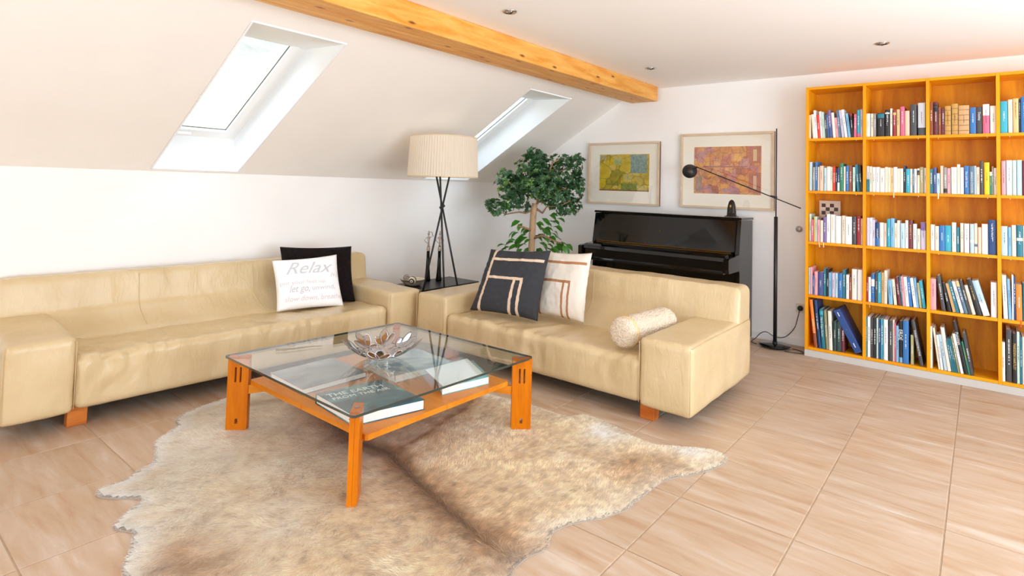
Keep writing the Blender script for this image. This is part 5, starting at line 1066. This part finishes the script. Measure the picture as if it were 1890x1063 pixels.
def add_book(row, col, idx, n, x, w, h, ang, c):
    z = SHZS[row]+.0008; dep = min(.168 if (row, col) == (2, 0) else .238, h*.68)*rb.uniform(.95, 1.03); y0 = 5.385+rb.uniform(0, .010)
    th = 'thick' if w > .034 else ('thin' if w < .015 else '')
    fin = (th+' '+WORD.get(c, c)).strip(); lean = ' leaning' if abs(ang) > 4 else ''
    lb = '%s book%s, %s from left in %s column, %s of bookcase' % (fin, ' leaning' if abs(ang) > 4 else '', ORD[idx+1], COLN[col], ROWN[row])
    o = thing('book', lb, 'book', (x, y0, z), 0, 'books on the %s, %s column' % (ROWN[row], COLN[col])); o.rotation_euler = (0, -math.radians(ang), 0)
    w *= .965; t = .0018 if h < .22 else .0025
    bm = bmesh.new(); box(bm, 0, t, 0, dep, 0, h); box(bm, w-t, w, 0, dep, 0, h)
    if w > .02:   # slightly rounded spine
        pr = [(0, t), (0, 0), (w*.2, -.0025), (w*.5, -.0035), (w*.8, -.0025), (w, 0), (w, t)]; prism(bm, pr, 0, h)
    else: box(bm, 0, w, -.0005, t, 0, h)
    obj('cover', bm, book_mat(c), o)
    obj('pages', BX(t, w-t, t, dep-.003, .002, h-.003), M['paper'], o)
    fy = -.0038 if w > .02 else -.0008
    if (row, col, idx) in BANDS:
        bc, a, b = BANDS[(row, col, idx)]
        pr = [(0, t), (-.0003, 0), (w*.2, -.0030), (w*.5, -.0040), (w*.8, -.0030), (w+.0003, 0), (w, t)] if w > .02 else [(-.0003, t), (-.0003, -.0011), (w+.0003, -.0011), (w+.0003, t)]
        bm = bmesh.new(); prism(bm, pr, h*a+.001, h*b-.001); obj('spine_band', bm, book_mat(bc), o)
    if (row, col, idx) in SPECIAL:
        s, sz, ink = SPECIAL[(row, col, idx)]
        text_obj('title', s, sz, M[ink], o, (w/2-sz*.35, fy-.0006, h*(.80)), (PI/2, PI/2, 0), ext=.0004)
    elif rb.random() < .85 or c in DARK:
        ink = ('ink_gold' if rb.random() < .3 and c in ('brown', 'maroon', 'ochre', 'tan', 'black', 'green') else 'ink_white') if c in DARK else 'ink_black'
        if ink == 'ink_black' and rb.random() < .45: ink = 'ink_gold' if c in ('cream', 'ivory') else 'ink_black'
        nr = 2 if w > .026 and rb.random() < .4 else 1; hh = h*rb.uniform(.3, .55)
        k = link('title_print', MK[(rb.randrange(4), nr, ink)], None, o, (w/2, fy-.0002, h*rb.uniform(.3, .42)))
        k.scale = (min(.5*w, .009)*(1 if c in DARK else .6), .0008, hh)
        lw = .5*w
    if c in ('tan', 'brown', 'ochre', 'maroon') and row == 0:
        for q in (.12, .3, .48, .66, .84): obj('raised_band', BX(.001, w-.001, fy-.0012, fy+.002, h*q, h*q+.003), book_mat('brown'), o)
for (row, col), s in BOOKS.items():
    L = s.split(';')
    for i, q in enumerate(L):
        x, w, h, a, c = q.split(); x, w, h, a = float(x), float(w), float(h), max(0., math.radians(float(a)))
        # stand clear of the upright and of the neighbour on the left
        zt = h*math.cos(a); lim = VX[col]+TH+.001; room = x-lim
        if i: zc = min(zt, ph*math.cos(pa)); lim2 = px+pw/math.cos(pa)-zc*math.tan(pa)+.0005; a = min(a, math.atan(max(0, x-lim2)/zc)) if a > 0 else a
        a = min(a, math.atan(max(0, room)/zt))
        add_book(row, col, i, len(L), x, w, h, math.degrees(a), c); px, pw, ph, pa = x, w, h, a
# blue slipcase leaning in the bottom left compartment
t = thing('slipcase', 'large blue archive box leaning in the bottom left compartment of the bookcase', 'box', (-.796, 5.386, .0845)); t.rotation_euler = (0, -math.radians(26.5), 0)
obj('case', BX(0, .052, 0, .26, 0, .355, bevel=.003), mat('slipcase_blue', (38, 76, 140), .4, var=.15, vscale=60), t)
for z in (.045, .30): obj('label_mark', BX(.022, .028, -.0012, 0, z, z+.035), M['ink_white'], t)
obj('closure_stud', LT([(.004, 0), (.004, .002)], 12), M['brass'], t, (.027, -.0002, .19), (PI/2, 0, 0))
for z in (.018, .335): obj('edge_band', BX(-.0006, .0526, -.0006, .26, z-.003, z), mat('slipcase_edge', (24, 50, 100), .4), t)
# chess board standing behind the books
t = thing('chess_board', 'small chess board standing behind books on the middle shelf', 'board', (-1.022, 5.60, .956)); t.rotation_euler = (-.04, 0, 0)
obj('frame', BX(-.082, .082, 0, .012, 0, .345, bevel=.001, seg=1), mat('chess_frame', (214, 200, 180), .5), t)
cw = .032; dk = mat('chess_dark', (64, 40, 34), .5); lt = mat('chess_light', (216, 202, 184), .5)
for i in range(4):
    for j in range(10): obj('chess_square', BX(-.064+i*cw+.0005, -.064+(i+1)*cw-.0005, -.0012, .0, .32-(j+1)*cw+.0005, .32-j*cw-.0005), dk if (i+j) % 2 == 0 else lt, t)
# ribbons and bookmarks hanging over shelf edges
for x, row, col_, lb in ((-1.058, 2, 'ribbon_cream', 'cream ribbon bookmark hanging left on the middle shelf'), (-1.025, 2, 'ribbon_cream', 'cream ribbon bookmark hanging right of the other on the middle shelf'), (-.535, 1, 'ribbon_cream', 'cream ribbon bookmark below white books on the second shelf'), (-.254, 1, 'ribbon_white', 'white ribbon bookmark below the short pale blue book'), (-.70, 3, 'ribbon_orange', 'orange ribbon bookmark below the fourth shelf'), (.203, 3, 'ribbon_red', 'red ribbon bookmark hanging below the orange book')):
    cc_ = {'ribbon_cream': (240, 220, 180), 'ribbon_white': (245, 238, 225), 'ribbon_orange': (232, 160, 90), 'ribbon_red': (214, 60, 40)}[col_]
    z = SHZS[row]; bm = bmesh.new(); a = rb.uniform(-.008, .008)
    P = [(x, 5.40, z+.0012), (x, 5.368, z+.001), (x+a*.3, 5.366, z-.012), (x+a, 5.366, z-.04)]
    for i in range(3):
        p, q = P[i], P[i+1]; v = [bm.verts.new(k) for k in ((p[0]-.003, p[1], p[2]), (p[0]+.003, p[1], p[2]), (q[0]+.003, q[1], q[2]), (q[0]-.003, q[1], q[2]))]; bm.faces.new(v)
    bmesh.ops.remove_doubles(bm, verts=bm.verts[:], dist=1e-6); bmesh.ops.solidify(bm, geom=bm.faces[:], thickness=.0006)
    tag(obj('ribbon_bookmark', bm, mat(col_, cc_, .4)), lb, 'bookmark', 'ribbon bookmarks')
